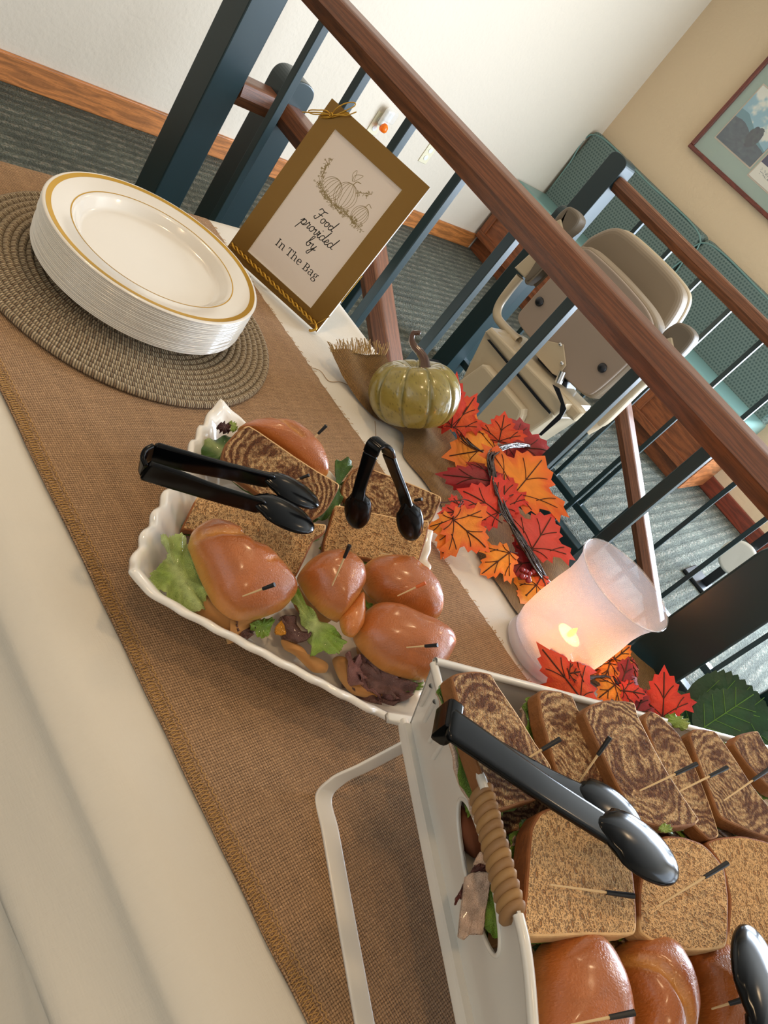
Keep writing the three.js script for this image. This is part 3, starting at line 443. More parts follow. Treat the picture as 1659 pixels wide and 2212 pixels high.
// ---------------------------------------------------------------- gold sign
{
  const BL = V(-0.863, TOP + 0.006, -0.799), b = V(0.9017, 0, -0.4324), bk = V(-0.4324, 0, -0.9017), al = rad(13), up = V(0, Math.cos(al), 0).addScaledVector(bk, Math.sin(al)), n = new THREE.Vector3().crossVectors(b, up);
  const W = 0.1895, H = 0.269, F = { o: BL, u: b, v: up, n, at: (x, y, z = 0) => BL.clone().addScaledVector(b, x).addScaledVector(up, y).addScaledVector(n, z) };
  const t = thing('framed_sign', 'gold-matted sign reading food provided by, leaning on rope easel', 'sign', BL.toArray());
  const gold = std({ color: 0x7a5718, metalness: 0.5, roughness: 0.42 }), goldCord = std({ color: 0xc59a3c, metalness: 0.75, roughness: 0.35 });
  const win = [0.0292, 0.160, 0.0217, 0.2405];
  const rect = (a, c, e, f) => [[a, e], [c, e], [c, f], [a, f]];
  const ring = (o, i, d, bev, z) => { const s = new THREE.Shape(o.map(p => new THREE.Vector2(...p))); s.holes.push(new THREE.Path(i.slice().reverse().map(p => new THREE.Vector2(...p)))); const g = new THREE.ExtrudeGeometry(s, { depth: d, bevelEnabled: false }); g.translate(0, 0, z); g.applyMatrix4(new THREE.Matrix4().makeBasis(b, up, n).setPosition(BL)); return g; };
  wmesh('mat_board', ring(rect(0, W, 0, H), rect(win[0], win[1], win[2], win[3]), 0.0012, 0, -0.0012), gold, t, 'gold mat board');
  wmesh('mat_core', ring(rect(0, W, 0, H), rect(win[0] + 0.0008, win[1] - 0.0008, win[2] + 0.0008, win[3] - 0.0008), 0.0022, 0, -0.0035), std({ color: 0xe9e2d4, roughness: 0.8 }), t, 'cream bevelled core');
  wmesh('backing_board', slab({ o: BL.clone().addScaledVector(n, -0.0037), u: b, v: up, n }, rect(0, W, 0, H), 0.004, 0), std({ color: 0xf0ece6, roughness: 0.8 }), t, 'white foam board edge');
  // printed card
  const cv = document.createElement('canvas'); cv.width = 1024; cv.height = 1710; const c = cv.getContext('2d'); const S = 1024 / (win[1] - win[0]);
  const X = u => (u - win[0]) * S, Y = v => 1710 - (v - win[2]) * S; c.fillStyle = '#e2d6cb'; c.fillRect(0, 0, 1024, 1710); c.lineCap = c.lineJoin = 'round';
  const spl = (pts, lw, col) => { c.strokeStyle = col; c.lineWidth = lw; c.beginPath(); const cr = new THREE.CatmullRomCurve3(pts.map(p => V(p[0], p[1], 0))).getPoints(pts.length * 10); cr.forEach((p, i) => i ? c.lineTo(p.x, p.y) : c.moveTo(p.x, p.y)); c.stroke(); };
  const G = { F: [1.45, [[0, 1.65], [0.25, 2.15], [0.9, 2.0], [1.6, 2.2]], [[0.98, 2.0], [0.85, 1.2], [0.7, 0.4], [0.42, -0.15], [0.05, 0.05], [0.15, 0.35]], [[0.35, 1.0], [0.8, 1.05], [1.25, 1.15]]],
    o: [1.0, [[0.72, 0.95], [0.35, 0.95], [0.1, 0.5], [0.3, 0.04], [0.65, 0.1], [0.8, 0.55], [0.65, 0.95], [0.8, 0.8], [1.08, 0.85]]],
    d: [1.12, [[0.8, 0.85], [0.45, 1.0], [0.1, 0.55], [0.25, 0.05], [0.6, 0.15], [0.85, 0.8], [1.05, 2.2], [0.9, 1.2], [0.85, 0.2], [1.2, 0.2]]],
    p: [1.05, [[-0.15, 0.4], [0.2, 1.0], [0.1, 0.2], [-0.12, -1.1]], [[0.12, 0.4], [0.4, 0.95], [0.75, 0.85], [0.75, 0.4], [0.45, 0.0], [0.2, 0.12], [0.55, 0.0], [1.05, 0.35]]],
    r: [0.75, [[-0.05, 0.3], [0.2, 1.1], [0.3, 0.85], [0.55, 0.88], [0.45, 0.35], [0.5, 0.05], [0.82, 0.3]]], v: [0.82, [[0, 0.7], [0.2, 0.95], [0.3, 0.1], [0.45, 0.05], [0.7, 0.7], [0.65, 1.05], [0.92, 0.85]]],
    i: [0.52, [[0, 0.3], [0.25, 0.98], [0.2, 0.2], [0.35, 0.02], [0.58, 0.3]], [[0.3, 1.5], [0.33, 1.52]]], e: [0.75, [[0, 0.35], [0.4, 0.5], [0.6, 0.8], [0.4, 1.0], [0.15, 0.6], [0.25, 0.08], [0.5, 0.03], [0.82, 0.35]]],
    b: [0.95, [[0, 0.4], [0.35, 1.3], [0.5, 2.1], [0.25, 2.1], [0.15, 1.0], [0.15, 0.2], [0.45, 0.02], [0.7, 0.4], [0.6, 0.85], [0.4, 0.7], [0.95, 0.8]]], y: [1.1, [[0, 0.8], [0.2, 0.98], [0.25, 0.3], [0.45, 0.05], [0.75, 0.6], [0.85, 0.98], [0.7, 0.0], [0.45, -1.0], [0.15, -0.9], [0.4, -0.2], [1.15, 0.35]]] };
  const write = (str, u, v, xh, lw) => { let w = 0; for (const ch of str) w += G[ch][0]; let x = u - w * xh / 2; for (const ch of str) { const [adv, ...st] = G[ch]; for (const q of st) spl(q.map(p => [X(x + p[0] * xh + p[1] * xh * 0.12), Y(v + p[1] * xh)]), lw, '#23201c'); x += adv * xh; } };
  write('Food', 0.0965, 0.1275, 0.0078, 10); write('provided', 0.0985, 0.1075, 0.0088, 10); write('by', 0.1015, 0.0885, 0.0085, 10);
  c.fillStyle = '#23201c'; c.font = '132px serif'; c.textAlign = 'center'; c.save(); c.translate(X(0.0975), Y(0.0575)); c.scale(0.98, 1); c.fillText('In The Bag', 0, 0); c.restore();
  const ink = '#8b7a52'; srand(31);
  const pump = (u, v, r, h, ti) => { c.save(); c.translate(X(u), Y(v)); c.rotate(ti); c.strokeStyle = ink; c.lineWidth = 5; for (const k of [1, 0.78, 0.5, 0.2]) { c.beginPath(); c.ellipse(0, 0, r * S * k, h * S, 0, 0, 7); c.stroke(); } c.restore(); };
  pump(0.0755, 0.1745, 0.0165, 0.0165, 0.2); pump(0.0985, 0.1805, 0.018, 0.019, -0.1); pump(0.1325, 0.1735, 0.0125, 0.0145, 0.25);
  spl([[X(0.098), Y(0.199)], [X(0.1), Y(0.206)], [X(0.106), Y(0.208)]], 9, ink); spl([[X(0.132), Y(0.187)], [X(0.134), Y(0.194)], [X(0.140), Y(0.192)]], 7, ink);
  for (let l = 0; l < 2; l++) spl([[X(0.094), Y(0.202)], [X(0.088 + l * 0.004), Y(0.211)], [X(0.090 + l * 0.012), Y(0.218)], [X(0.096), Y(0.203)]], 5, ink);
  const sprig = (u0, v0, u1, v1, m) => { for (let i = 0; i < m; i++) { const q = i / m, u = mix(u0, u1, q) + rr(-0.002, 0.002), v = mix(v0, v1, q) + rr(-0.002, 0.002), a = rr(0, 6.28), l = rr(0.003, 0.0065); spl([[X(u), Y(v)], [X(u + l * 0.5 * Math.cos(a) + 0.001), Y(v + l * 0.5 * Math.sin(a))], [X(u + l * Math.cos(a)), Y(v + l * Math.sin(a))]], rr(3, 6), ink); if (i % 3 === 0) { c.beginPath(); c.arc(X(u + l * Math.cos(a)), Y(v + l * Math.sin(a)), 8, 0, 7); c.stroke(); } } spl([[X(u0), Y(v0)], [X((u0 + u1) / 2), Y((v0 + v1) / 2)], [X(u1), Y(v1)]], 5, ink); };
  sprig(0.0465, 0.205, 0.057, 0.168, 46); sprig(0.055, 0.168, 0.092, 0.160, 60); sprig(0.092, 0.160, 0.118, 0.162, 44); sprig(0.116, 0.162, 0.147, 0.160, 46); sprig(0.110, 0.196, 0.128, 0.207, 20);
  const ct = new THREE.CanvasTexture(cv); ct.colorSpace = THREE.SRGBColorSpace; ct.anisotropy = 8;
  const card = new THREE.PlaneGeometry(win[1] - win[0], win[3] - win[2]); card.translate((win[0] + win[1]) / 2, (win[2] + win[3]) / 2, -0.003); card.applyMatrix4(new THREE.Matrix4().makeBasis(b, up, n).setPosition(BL));
  wmesh('printed_card', card, std({ map: ct, roughness: 0.85 }), t, 'cream card with pumpkin drawing and lettering');
  // gold twine bow across the top left corner
  const cd = (pts, r = 0.0009, s = 40) => tube(pts.map(p => F.at(...p)), r, s, 6);
  wmesh('twine_bow', merge([cd([[-0.0012, 0.2395, -0.002], [0.01, 0.2455, 0.0016], [0.02, 0.2565, 0.0016], [0.0305, 0.2700, -0.001]]), cd([[-0.0012, 0.2375, -0.002], [0.01, 0.2435, 0.0018], [0.022, 0.2565, 0.0018], [0.0325, 0.2700, -0.001]]),
    cd([[0.0145, 0.2515, 0.004], [0.006, 0.251, 0.008], [-0.004, 0.244, 0.008], [-0.0135, 0.2375, 0.005], [-0.0155, 0.2335, 0.004], [-0.008, 0.2355, 0.003], [0.004, 0.2445, 0.003], [0.0145, 0.2515, 0.004]]), cd([[0.0145, 0.2515, 0.004], [0.016, 0.262, 0.007], [0.0225, 0.2755, 0.008], [0.031, 0.2845, 0.005], [0.034, 0.2825, 0.003], [0.0285, 0.271, 0.003], [0.02, 0.257, 0.003], [0.0145, 0.2515, 0.004]]),
    cd([[0.0145, 0.2515, 0.005], [0.0, 0.2435, 0.006], [-0.014, 0.2335, 0.004], [-0.0235, 0.2275, 0.001]]), cd([[0.0145, 0.2515, 0.005], [0.024, 0.2585, 0.006], [0.0335, 0.2655, 0.005], [0.041, 0.2775, 0.003]]), cd([[0.012, 0.2505, 0.003], [0.014, 0.2535, 0.006], [0.0165, 0.2525, 0.006], [0.0155, 0.2495, 0.004], [0.0125, 0.2495, 0.004]], 0.0014, 20)]), goldCord, t, 'gold twine tied in a bow');
  // two-strand gold rope along the bottom and the cord at the right corner
  const rope = []; for (const ph of [0, Math.PI]) { const pts = []; for (let i = 0; i <= 150; i++) { const q = i / 150, a = q * 58 + ph; pts.push([0.004 + q * 0.178, 0.0135 - 0.004 * q + 0.0019 * Math.cos(a), 0.0032 + 0.0019 * Math.sin(a)]); } rope.push(tube(pts.map(p => F.at(...p)), 0.0017, 300, 6)); }
  rope.push(cd([[0.182, 0.0095, 0.003], [0.187, 0.004, 0.006], [0.184, -0.002, 0.008], [0.181, -0.004, 0.006]], 0.0022), cd([[0.182, 0.0095, 0.003], [0.186, 0.0185, 0.0015], [0.1905, 0.0315, -0.002]], 0.0007), cd([[0.182, 0.0095, 0.003], [0.174, 0.0035, 0.002]], 0.0007));
  wmesh('gold_rope', merge(rope), goldCord, t, 'twisted gold rope along the bottom edge');
  // easel strut behind
  wmesh('easel', merge([bx(-0.003, 0.003, 0, 0.19, -0.003, 0.003).rotateX(-0.5).translate(...F.at(W / 2, 0.02, -0.012).toArray().map((v, i) => i === 1 ? TOP + 0.001 : v + (i === 2 ? 0.0 : 0))), cd([[W + 0.001, 0.06, -0.005], [W + 0.0008, 0.11, -0.006]], 0.001)]), goldCord, t, 'thin gold easel wire');
}
// ---------------------------------------------------------------- pumpkin on its burlap ribbon
{
  const c = pixY(897, 850, TOP + 0.064), view = c.clone().sub(CAM).normalize();
  let ax = UPV.clone().addScaledVector(RIGHT, 0.06); ax.addScaledVector(view, -ax.dot(view)).normalize().addScaledVector(view, -0.20).normalize();
  const R = 0.0675, Hh = 0.0515, ribs = 11, NU = 220, NV = 64, pos = [], uv = [], col = [], idx = [];
  for (let j = 0; j <= NV; j++) for (let i = 0; i <= NU; i++) {
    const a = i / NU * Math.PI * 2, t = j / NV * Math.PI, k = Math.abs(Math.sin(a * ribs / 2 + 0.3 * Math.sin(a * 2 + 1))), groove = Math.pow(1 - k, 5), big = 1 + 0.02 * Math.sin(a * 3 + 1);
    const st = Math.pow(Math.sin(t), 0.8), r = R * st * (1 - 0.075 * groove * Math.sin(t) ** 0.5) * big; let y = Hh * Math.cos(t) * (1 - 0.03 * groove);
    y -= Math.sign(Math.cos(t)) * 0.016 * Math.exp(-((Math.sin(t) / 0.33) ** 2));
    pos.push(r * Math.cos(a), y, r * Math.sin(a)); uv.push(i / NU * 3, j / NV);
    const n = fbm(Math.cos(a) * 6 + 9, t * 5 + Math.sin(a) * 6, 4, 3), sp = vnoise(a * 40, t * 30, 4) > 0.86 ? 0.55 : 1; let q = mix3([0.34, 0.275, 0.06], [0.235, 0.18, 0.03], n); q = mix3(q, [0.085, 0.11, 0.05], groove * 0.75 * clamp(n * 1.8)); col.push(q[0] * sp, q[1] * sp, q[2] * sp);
    if (j < NV && i < NU) { const p = j * (NU + 1) + i; idx.push(p, p + 1, p + NU + 1, p + 1, p + NU + 2, p + NU + 1); }
  }
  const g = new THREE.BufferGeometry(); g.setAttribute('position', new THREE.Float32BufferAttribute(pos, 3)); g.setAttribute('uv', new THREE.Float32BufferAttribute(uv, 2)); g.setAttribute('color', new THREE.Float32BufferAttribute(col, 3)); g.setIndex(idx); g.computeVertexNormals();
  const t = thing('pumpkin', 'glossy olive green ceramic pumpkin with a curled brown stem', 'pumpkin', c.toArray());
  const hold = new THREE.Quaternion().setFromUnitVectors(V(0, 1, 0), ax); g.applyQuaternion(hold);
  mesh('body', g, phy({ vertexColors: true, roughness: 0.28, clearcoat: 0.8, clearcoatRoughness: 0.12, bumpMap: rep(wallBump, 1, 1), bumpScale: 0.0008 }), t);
  const s0 = pixP(915, 778, c, view), sp = [[918, 800], [915, 775], [906, 760], [895, 748], [889, 734], [893, 720], [904, 719]].map(([x, y]) => pixP(x, y, c.clone().addScaledVector(view, -0.01), view).sub(c));
  const cr = new THREE.CatmullRomCurve3(sp), st = new THREE.TubeGeometry(cr, 50, 1, 10), P = st.attributes.position, N = st.attributes.normal;
  for (let i = 0; i <= 50; i++) { const ctr = cr.getPointAt(i / 50), rad0 = mix(0.0105, 0.0035, Math.pow(i / 50, 0.55)); for (let k = 0; k <= 10; k++) { const id = i * 11 + k, rg = rad0 * (1 + 0.16 * Math.cos(k * 2.5)); P.setXYZ(id, ctr.x + N.getX(id) * rg, ctr.y + N.getY(id) * rg, ctr.z + N.getZ(id) * rg); } }
  st.computeVertexNormals(); mesh('stem', st, phy({ color: 0x4a2c1d, roughness: 0.3, clearcoat: 0.6 }), t, 'curled dark brown stem');
  const tip = sp[6]; mesh('stem_tip', new THREE.SphereGeometry(0.0038, 10, 8).translate(tip.x, tip.y, tip.z), phy({ color: 0x4a2c1d, roughness: 0.3, clearcoat: 0.6 }), t);
}
// strip of cloth through cross sections given as [left px, left py, left y, right px, right py, right y]
function ribbonGeo(rows, n = 60, m = 16, wave = 0.004) {
  const A = new THREE.CatmullRomCurve3(rows.map(r => pixY(r[0], r[1], r[2]))), B = new THREE.CatmullRomCurve3(rows.map(r => pixY(r[3], r[4], r[5]))), pos = [], uv = [], idx = []; let len = 0, prev = null;
  for (let i = 0; i <= n; i++) { const a = A.getPoint(i / n), b = B.getPoint(i / n), mid = a.clone().lerp(b, 0.5); if (prev) len += mid.distanceTo(prev); prev = mid; const w = a.distanceTo(b);
    for (let j = 0; j <= m; j++) { const q = j / m, p = a.clone().lerp(b, q); p.y += wave * Math.sin(q * 7 + i / n * 9) * Math.sin(q * Math.PI) + wave * 0.6 * (fbm(q * 5, i / n * 12, 2, 4) - 0.3); if (p.y < TOP + 0.002) p.y = TOP + 0.002 + 0.0004 * (i % 2); pos.push(p.x, p.y, p.z); uv.push(len, q * w); if (i < n && j < m) { const k = i * (m + 1) + j; idx.push(k, k + 1, k + m + 1, k + 1, k + m + 2, k + m + 1); } } }
  const g = new THREE.BufferGeometry(); g.setAttribute('position', new THREE.Float32BufferAttribute(pos, 3)); g.setAttribute('uv', new THREE.Float32BufferAttribute(uv, 2)); g.setIndex(idx); g.computeVertexNormals(); return g;
}
const T0 = TOP + 0.003;
{
  const o = pixY(860, 900, TOP), t = thing('burlap_ribbon', 'wavy brown burlap ribbon with frayed end winding under pumpkin and garland', 'ribbon', [o.x, TOP, o.z]);
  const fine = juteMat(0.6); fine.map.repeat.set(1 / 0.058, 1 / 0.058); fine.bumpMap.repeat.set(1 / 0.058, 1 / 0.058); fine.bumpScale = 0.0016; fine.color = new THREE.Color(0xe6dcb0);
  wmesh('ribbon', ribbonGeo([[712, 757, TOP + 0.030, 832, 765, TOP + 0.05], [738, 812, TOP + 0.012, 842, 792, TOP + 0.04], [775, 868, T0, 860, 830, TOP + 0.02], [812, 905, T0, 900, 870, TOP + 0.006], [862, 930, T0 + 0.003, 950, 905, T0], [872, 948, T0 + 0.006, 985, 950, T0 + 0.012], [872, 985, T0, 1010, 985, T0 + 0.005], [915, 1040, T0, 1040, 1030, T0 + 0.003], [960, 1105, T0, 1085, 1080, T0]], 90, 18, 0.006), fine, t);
  wmesh('ribbon_tail', ribbonGeo([[1005, 1150, T0, 1120, 1095, T0], [1045, 1220, T0, 1190, 1150, T0 + 0.012], [1080, 1270, T0, 1225, 1215, T0 + 0.010], [1120, 1330, T0, 1250, 1262, T0 + 0.004], [1190, 1420, T0, 1330, 1360, T0], [1290, 1480, T0, 1380, 1420, T0 + 0.012], [1340, 1520, T0, 1440, 1470, T0 + 0.004], [1440, 1590, T0, 1520, 1540, T0]], 80, 14, 0.005), fine, t);
  srand(9); const fr = []; for (let i = 0; i < 110; i++) { const q = rnd(), up = 10 * Math.sin(q * 3.14), a = pixY(mix(713, 833, q), mix(760, 768, q), mix(TOP + 0.03, TOP + 0.05, q)), d = pixY(mix(708, 838, q) + rr(-9, 7), mix(748, 752, q) - up * 0.7 + rr(-14, 4), mix(TOP + 0.032, TOP + 0.055, q)); fr.push(tube([a, a.clone().lerp(d, 0.5).add(V(rr(-0.002, 0.002), rr(-0.001, 0.003), 0)), d], rr(0.0004, 0.0007), 5, 4)); }
  wmesh('frayed_end', merge(fr), std({ color: 0xa88a58, roughness: 1 }), t, 'loose straw-coloured threads').userData.kind = 'stuff';
}
// ---------------------------------------------------------------- leaf garland
const MAPLE = [[0, 0], [.14, -.06], [.34, -.14], [.37, -.02], [.52, 0], [.45, .13], [.60, .24], [.84, .21], [.78, .35], [.92, .45], [.73, .51], [.70, .63], [.47, .56], [.36, .61], [.42, .78], [.31, .80], [.27, .96], [.15, .95], [0, 1.2]];
const SERR = (() => { const o = [[0, 0]]; for (let i = 1; i < 26; i++) { const t = i / 26, w = 0.42 * Math.sin(Math.PI * Math.pow(t, 0.75)); o.push([w * (i % 2 ? 1 : 0.9), t * 1.2 + (i % 2 ? 0.02 : 0)]); } o.push([0, 1.22]); return o; })();
const MV = [[0, 0, 0, 1.08], [0, .04, .72, .42], [0, .04, -.72, .42], [0, .02, .40, .0], [0, .02, -.40, .0], [0, .45, .28, .78], [0, .45, -.28, .78], [.36, .22, .6, .55], [-.36, .22, -.6, .55]];
const SV = [[0, 0, 0, 1.18], ...[.2, .4, .6, .8].flatMap(y => [[0, y, .30 * Math.sin(Math.PI * Math.pow(y / 1.2 + 0.05, .75)) + .05, y + .22], [0, y, -.30 * Math.sin(Math.PI * Math.pow(y / 1.2 + 0.05, .75)) - .05, y + .22]])];
const leafMat = phy({ vertexColors: true, roughness: 0.52, sheen: 0.25, side: THREE.DoubleSide, transmission: 0.0, bumpMap: rep(wallBump, 1, 1), bumpScale: 0.0006 });
const veinMat = std({ color: 0x4a2414, roughness: 0.7 }), greenVein = std({ color: 0x5f8f3c, roughness: 0.6 });
function leaf(parent, bpx, bpy, by, tpx, tpy, ty, cols, o = {}) {
  const half = o.serr ? SERR : MAPLE, ring = [...half, ...half.slice(1, -1).reverse().map(p => [-p[0], p[1]])], ctr = [0, o.serr ? 0.6 : 0.36];
  const B = pixY(bpx, bpy, by);
  let n = CAM.clone().sub(B).normalize().multiplyScalar(o.face ?? 0.75).add(V(0, o.up ?? 0.6, 0)).add(V(...(o.tilt || [0, 0, 0]))).normalize(); const v = pixP(tpx, tpy, B, n).sub(B), L = v.length() / 1.2; v.normalize(); const u = new THREE.Vector3().crossVectors(v, n);
  const wd = o.wide ?? 0.92, cu = o.curl ?? 0.25, cv = o.bend ?? -0.2, sd = o.seed ?? bpx;
  const lift = (x, y) => -cu * x * x + cv * (y - 0.4) * (y - 0.4) - (o.fold ?? 0.12) * -Math.abs(x) + 0.11 * (fbm(x * 2.5 + sd, y * 2.5, 2, 6) - 0.5) + 0.05 * (fbm(x * 9 + sd, y * 9, 2, 3) - 0.5) * Math.min(1, Math.abs(x) * 3);
  const K = 6, pos = [], col = [], uv = [], idx = []; const put = (x, y, e) => { const p = B.clone().addScaledVector(u, x * L * wd).addScaledVector(v, y * L).addScaledVector(n, lift(x, y) * L); pos.push(p.x, Math.max(p.y, TOP + 0.003), p.z); uv.push(x, y); const k = clamp(smooth(0.35, 1.05, e) * 0.85 + (fbm(x * 3 + sd, y * 3, 3, 8) - 0.5) * 0.9); const q = mix3(cols[0], cols[1], k); const s = 0.85 + 0.3 * fbm(x * 14 + sd, y * 14, 2, 12); col.push(q[0] * s, q[1] * s, q[2] * s); };
  put(ctr[0], ctr[1], 0); const m = ring.length;
  for (let k = 1; k <= K; k++) for (let i = 0; i < m; i++) { const f = k / K; put(mix(ctr[0], ring[i][0], f), mix(ctr[1], ring[i][1], f), f); }
  for (let i = 0; i < m; i++) { const i2 = (i + 1) % m; idx.push(0, 1 + i, 1 + i2); for (let k = 1; k < K; k++) { const a = 1 + (k - 1) * m + i, b = 1 + (k - 1) * m + i2; idx.push(a, a + m, b, b, a + m, b + m); } }
  const g = new THREE.BufferGeometry(); g.setAttribute('position', new THREE.Float32BufferAttribute(pos, 3)); g.setAttribute('uv', new THREE.Float32BufferAttribute(uv, 2)); g.setAttribute('color', new THREE.Float32BufferAttribute(col, 3)); g.setIndex(idx); g.computeVertexNormals();
  const lf = wmesh('leaf', g, leafMat, parent, o.label); const vg = [];
  for (const [xa, ya, xb, yb] of (o.serr ? SV : MV)) { const pts = []; for (let q = 0; q <= 4; q++) { const x = mix(xa, xb, q / 4) * 0.92, y = mix(ya, yb, q / 4) * 0.95 + (xa !== xb && !o.serr ? 0.03 * Math.sin(q / 4 * 3.14) : 0); pts.push(B.clone().addScaledVector(u, x * L * wd).addScaledVector(v, y * L).addScaledVector(n, lift(x, y) * L + 0.0006)); } vg.push(tube(pts, (xa === 0 && xb === 0 ? 0.0009 : 0.0006) * (o.serr ? 0.8 : 1), 8, 5)); }
  if (o.stem) vg.push(tube([B, ...o.stem.map(([x, y, h]) => pixY(x, y, h))], 0.0009, 14, 5));
  wmesh('veins', merge(vg), o.serr ? greenVein : veinMat, lf); return lf;
}
const OR = [[0.85, 0.26, 0.015], [0.75, 0.10, 0.012]], YO = [[0.90, 0.33, 0.02], [0.80, 0.17, 0.012]], RD = [[0.72, 0.05, 0.02], [0.62, 0.025, 0.015]], RO = [[0.80, 0.11, 0.015], [0.70, 0.035, 0.015]], DR = [[0.26, 0.012, 0.018], [0.40, 0.015, 0.02]], PK = [[0.66, 0.07, 0.05], [0.62, 0.04, 0.02]], GR = [[0.012, 0.075, 0.022], [0.008, 0.045, 0.018]];
function twigs(parent, path, nW, spread, r, seed) { // bundle of thin dark wires along a path
  srand(seed); const out = []; for (let w = 0; w < nW; w++) { const pts = path.map(([x, y, h], i) => pixY(x + rr(-spread, spread), y + rr(-spread, spread) * 0.6, h + rr(-0.004, 0.006))); out.push(tube(pts, rr(r * 0.6, r), 26, 5)); } return wmesh('twig_bundle', merge(out), phy({ color: 0x2c1a16, roughness: 0.25, clearcoat: 0.7 }), parent, 'shiny dark brown wire twigs');
}
{
  const o = pixY(1070, 1080, TOP), t = thing('leaf_garland', 'red and orange artificial maple leaf garland between pumpkin and candle', 'garland', [o.x, TOP, o.z]);
  const h = TOP + 0.035;
  twigs(t, [[1140, 962, h + 0.03], [1108, 962, h + 0.035], [1075, 970, h + 0.033], [1060, 995, h + 0.025], [1072, 1050, h + 0.02], [1090, 1105, h + 0.01], [1125, 1165, h], [1155, 1215, h - 0.008], [1182, 1262, h - 0.02]], 40, 8, 0.0015, 3);
  twigs(t, [[1060, 985, h + 0.02], [1010, 955, h + 0.01], [985, 920, h]], 6, 6, 0.0012, 6);
  leaf(t, 1075, 968, h + 0.020, 955, 985, h + 0.012, YO, { seed: 1, bend: -0.15, wide: 1.0 });
  leaf(t, 1078, 955, h + 0.026, 1092, 886, h + 0.055, RO, { seed: 2, wide: 1.1, up: 0.2 });
  leaf(t, 1092, 962, h + 0.012, 1208, 975, h + 0.026, DR, { seed: 3, wide: 0.9, curl: 0.5 });
  leaf(t, 1110, 1068, h + 0.020, 1184, 978, h + 0.032, OR, { seed: 4, wide: 1.22, stem: [[1098, 1072, h + 0.02], [1084, 1072, h + 0.018]] });
  leaf(t, 1072, 1040, h + 0.020, 938, 1020, h + 0.010, DR, { seed: 5, wide: 0.62, curl: 0.9, tilt: [0, 0.2, 0.6], stem: [[1080, 1062, h + 0.015]] });
  leaf(t, 1080, 1108, h + 0.010, 990, 1050, h + 0.002, RD, { seed: 6, wide: 1.1 });
  leaf(t, 1088, 1100, h + 0.004, 1092, 1010, h + 0.006, RD, { seed: 7, wide: 0.9 });
  leaf(t, 1075, 1010, h + 0.0, 1010, 1040, h - 0.002, RO, { seed: 71, wide: 0.9 });
  leaf(t, 978, 1120, h + 0.008, 1062, 1192, h + 0.004, OR, { seed: 8, wide: 1.0, stem: [[990, 1095, h + 0.01], [1010, 1080, h + 0.012], [1085, 1130, h + 0.008]] });
  leaf(t, 978, 1118, h + 0.004, 955, 1207, h - 0.008, YO, { seed: 9, wide: 0.75, curl: 0.5, stem: [[986, 1100, h + 0.006], [1000, 1082, h + 0.01], [952, 1086, h + 0.004]] });
  leaf(t, 1102, 1192, h + 0.0, 1030, 1248, h - 0.014, YO, { seed: 10, wide: 0.72, curl: 0.4, stem: [[1118, 1195, h]] });
  leaf(t, 1150, 1186, h - 0.004, 1200, 1104, h + 0.014, PK, { seed: 11, wide: 1.12, stem: [[1152, 1215, h - 0.006]] });
  leaf(t, 1152, 1215, h - 0.012, 1085, 1222, h - 0.022, DR, { seed: 12, wide: 1.2 });
  leaf(t, 1160, 1262, h - 0.018, 1098, 1326, h - 0.030, YO, { seed: 13, wide: 0.7, curl: 0.6 });
  leaf(t, 1172, 1242, h - 0.010, 1142, 1292, h - 0.020, RO, { seed: 14, wide: 0.8, curl: 0.7 });
  leaf(t, 1005, 1105, h - 0.01, 945, 1108, h - 0.018, RD, { seed: 15, wide: 0.9 });
  leaf(t, 975, 925, h + 0.004, 988, 800, h + 0.030, RD, { seed: 16, wide: 0.55, curl: 0.6, up: 0.1 });
  leaf(t, 980, 925, h + 0.006, 1034, 846, h + 0.024, RO, { seed: 17, wide: 0.75, curl: 0.4, up: 0.2 });
  leaf(t, 1012, 905, h - 0.004, 962, 925, h - 0.014, OR, { seed: 18, wide: 0.9 });
  srand(4); const bs = []; for (let i = 0; i < 9; i++) { const p = pixY(1140 + rr(-14, 14), 1240 + rr(-22, 22), h - 0.012); bs.push(new THREE.SphereGeometry(0.0042, 10, 8).translate(p.x, p.y, p.z)); }
  bs.forEach(g => wmesh('berry', g, phy({ color: 0x8c1822, roughness: 0.3, clearcoat: 0.5 }), t));
}
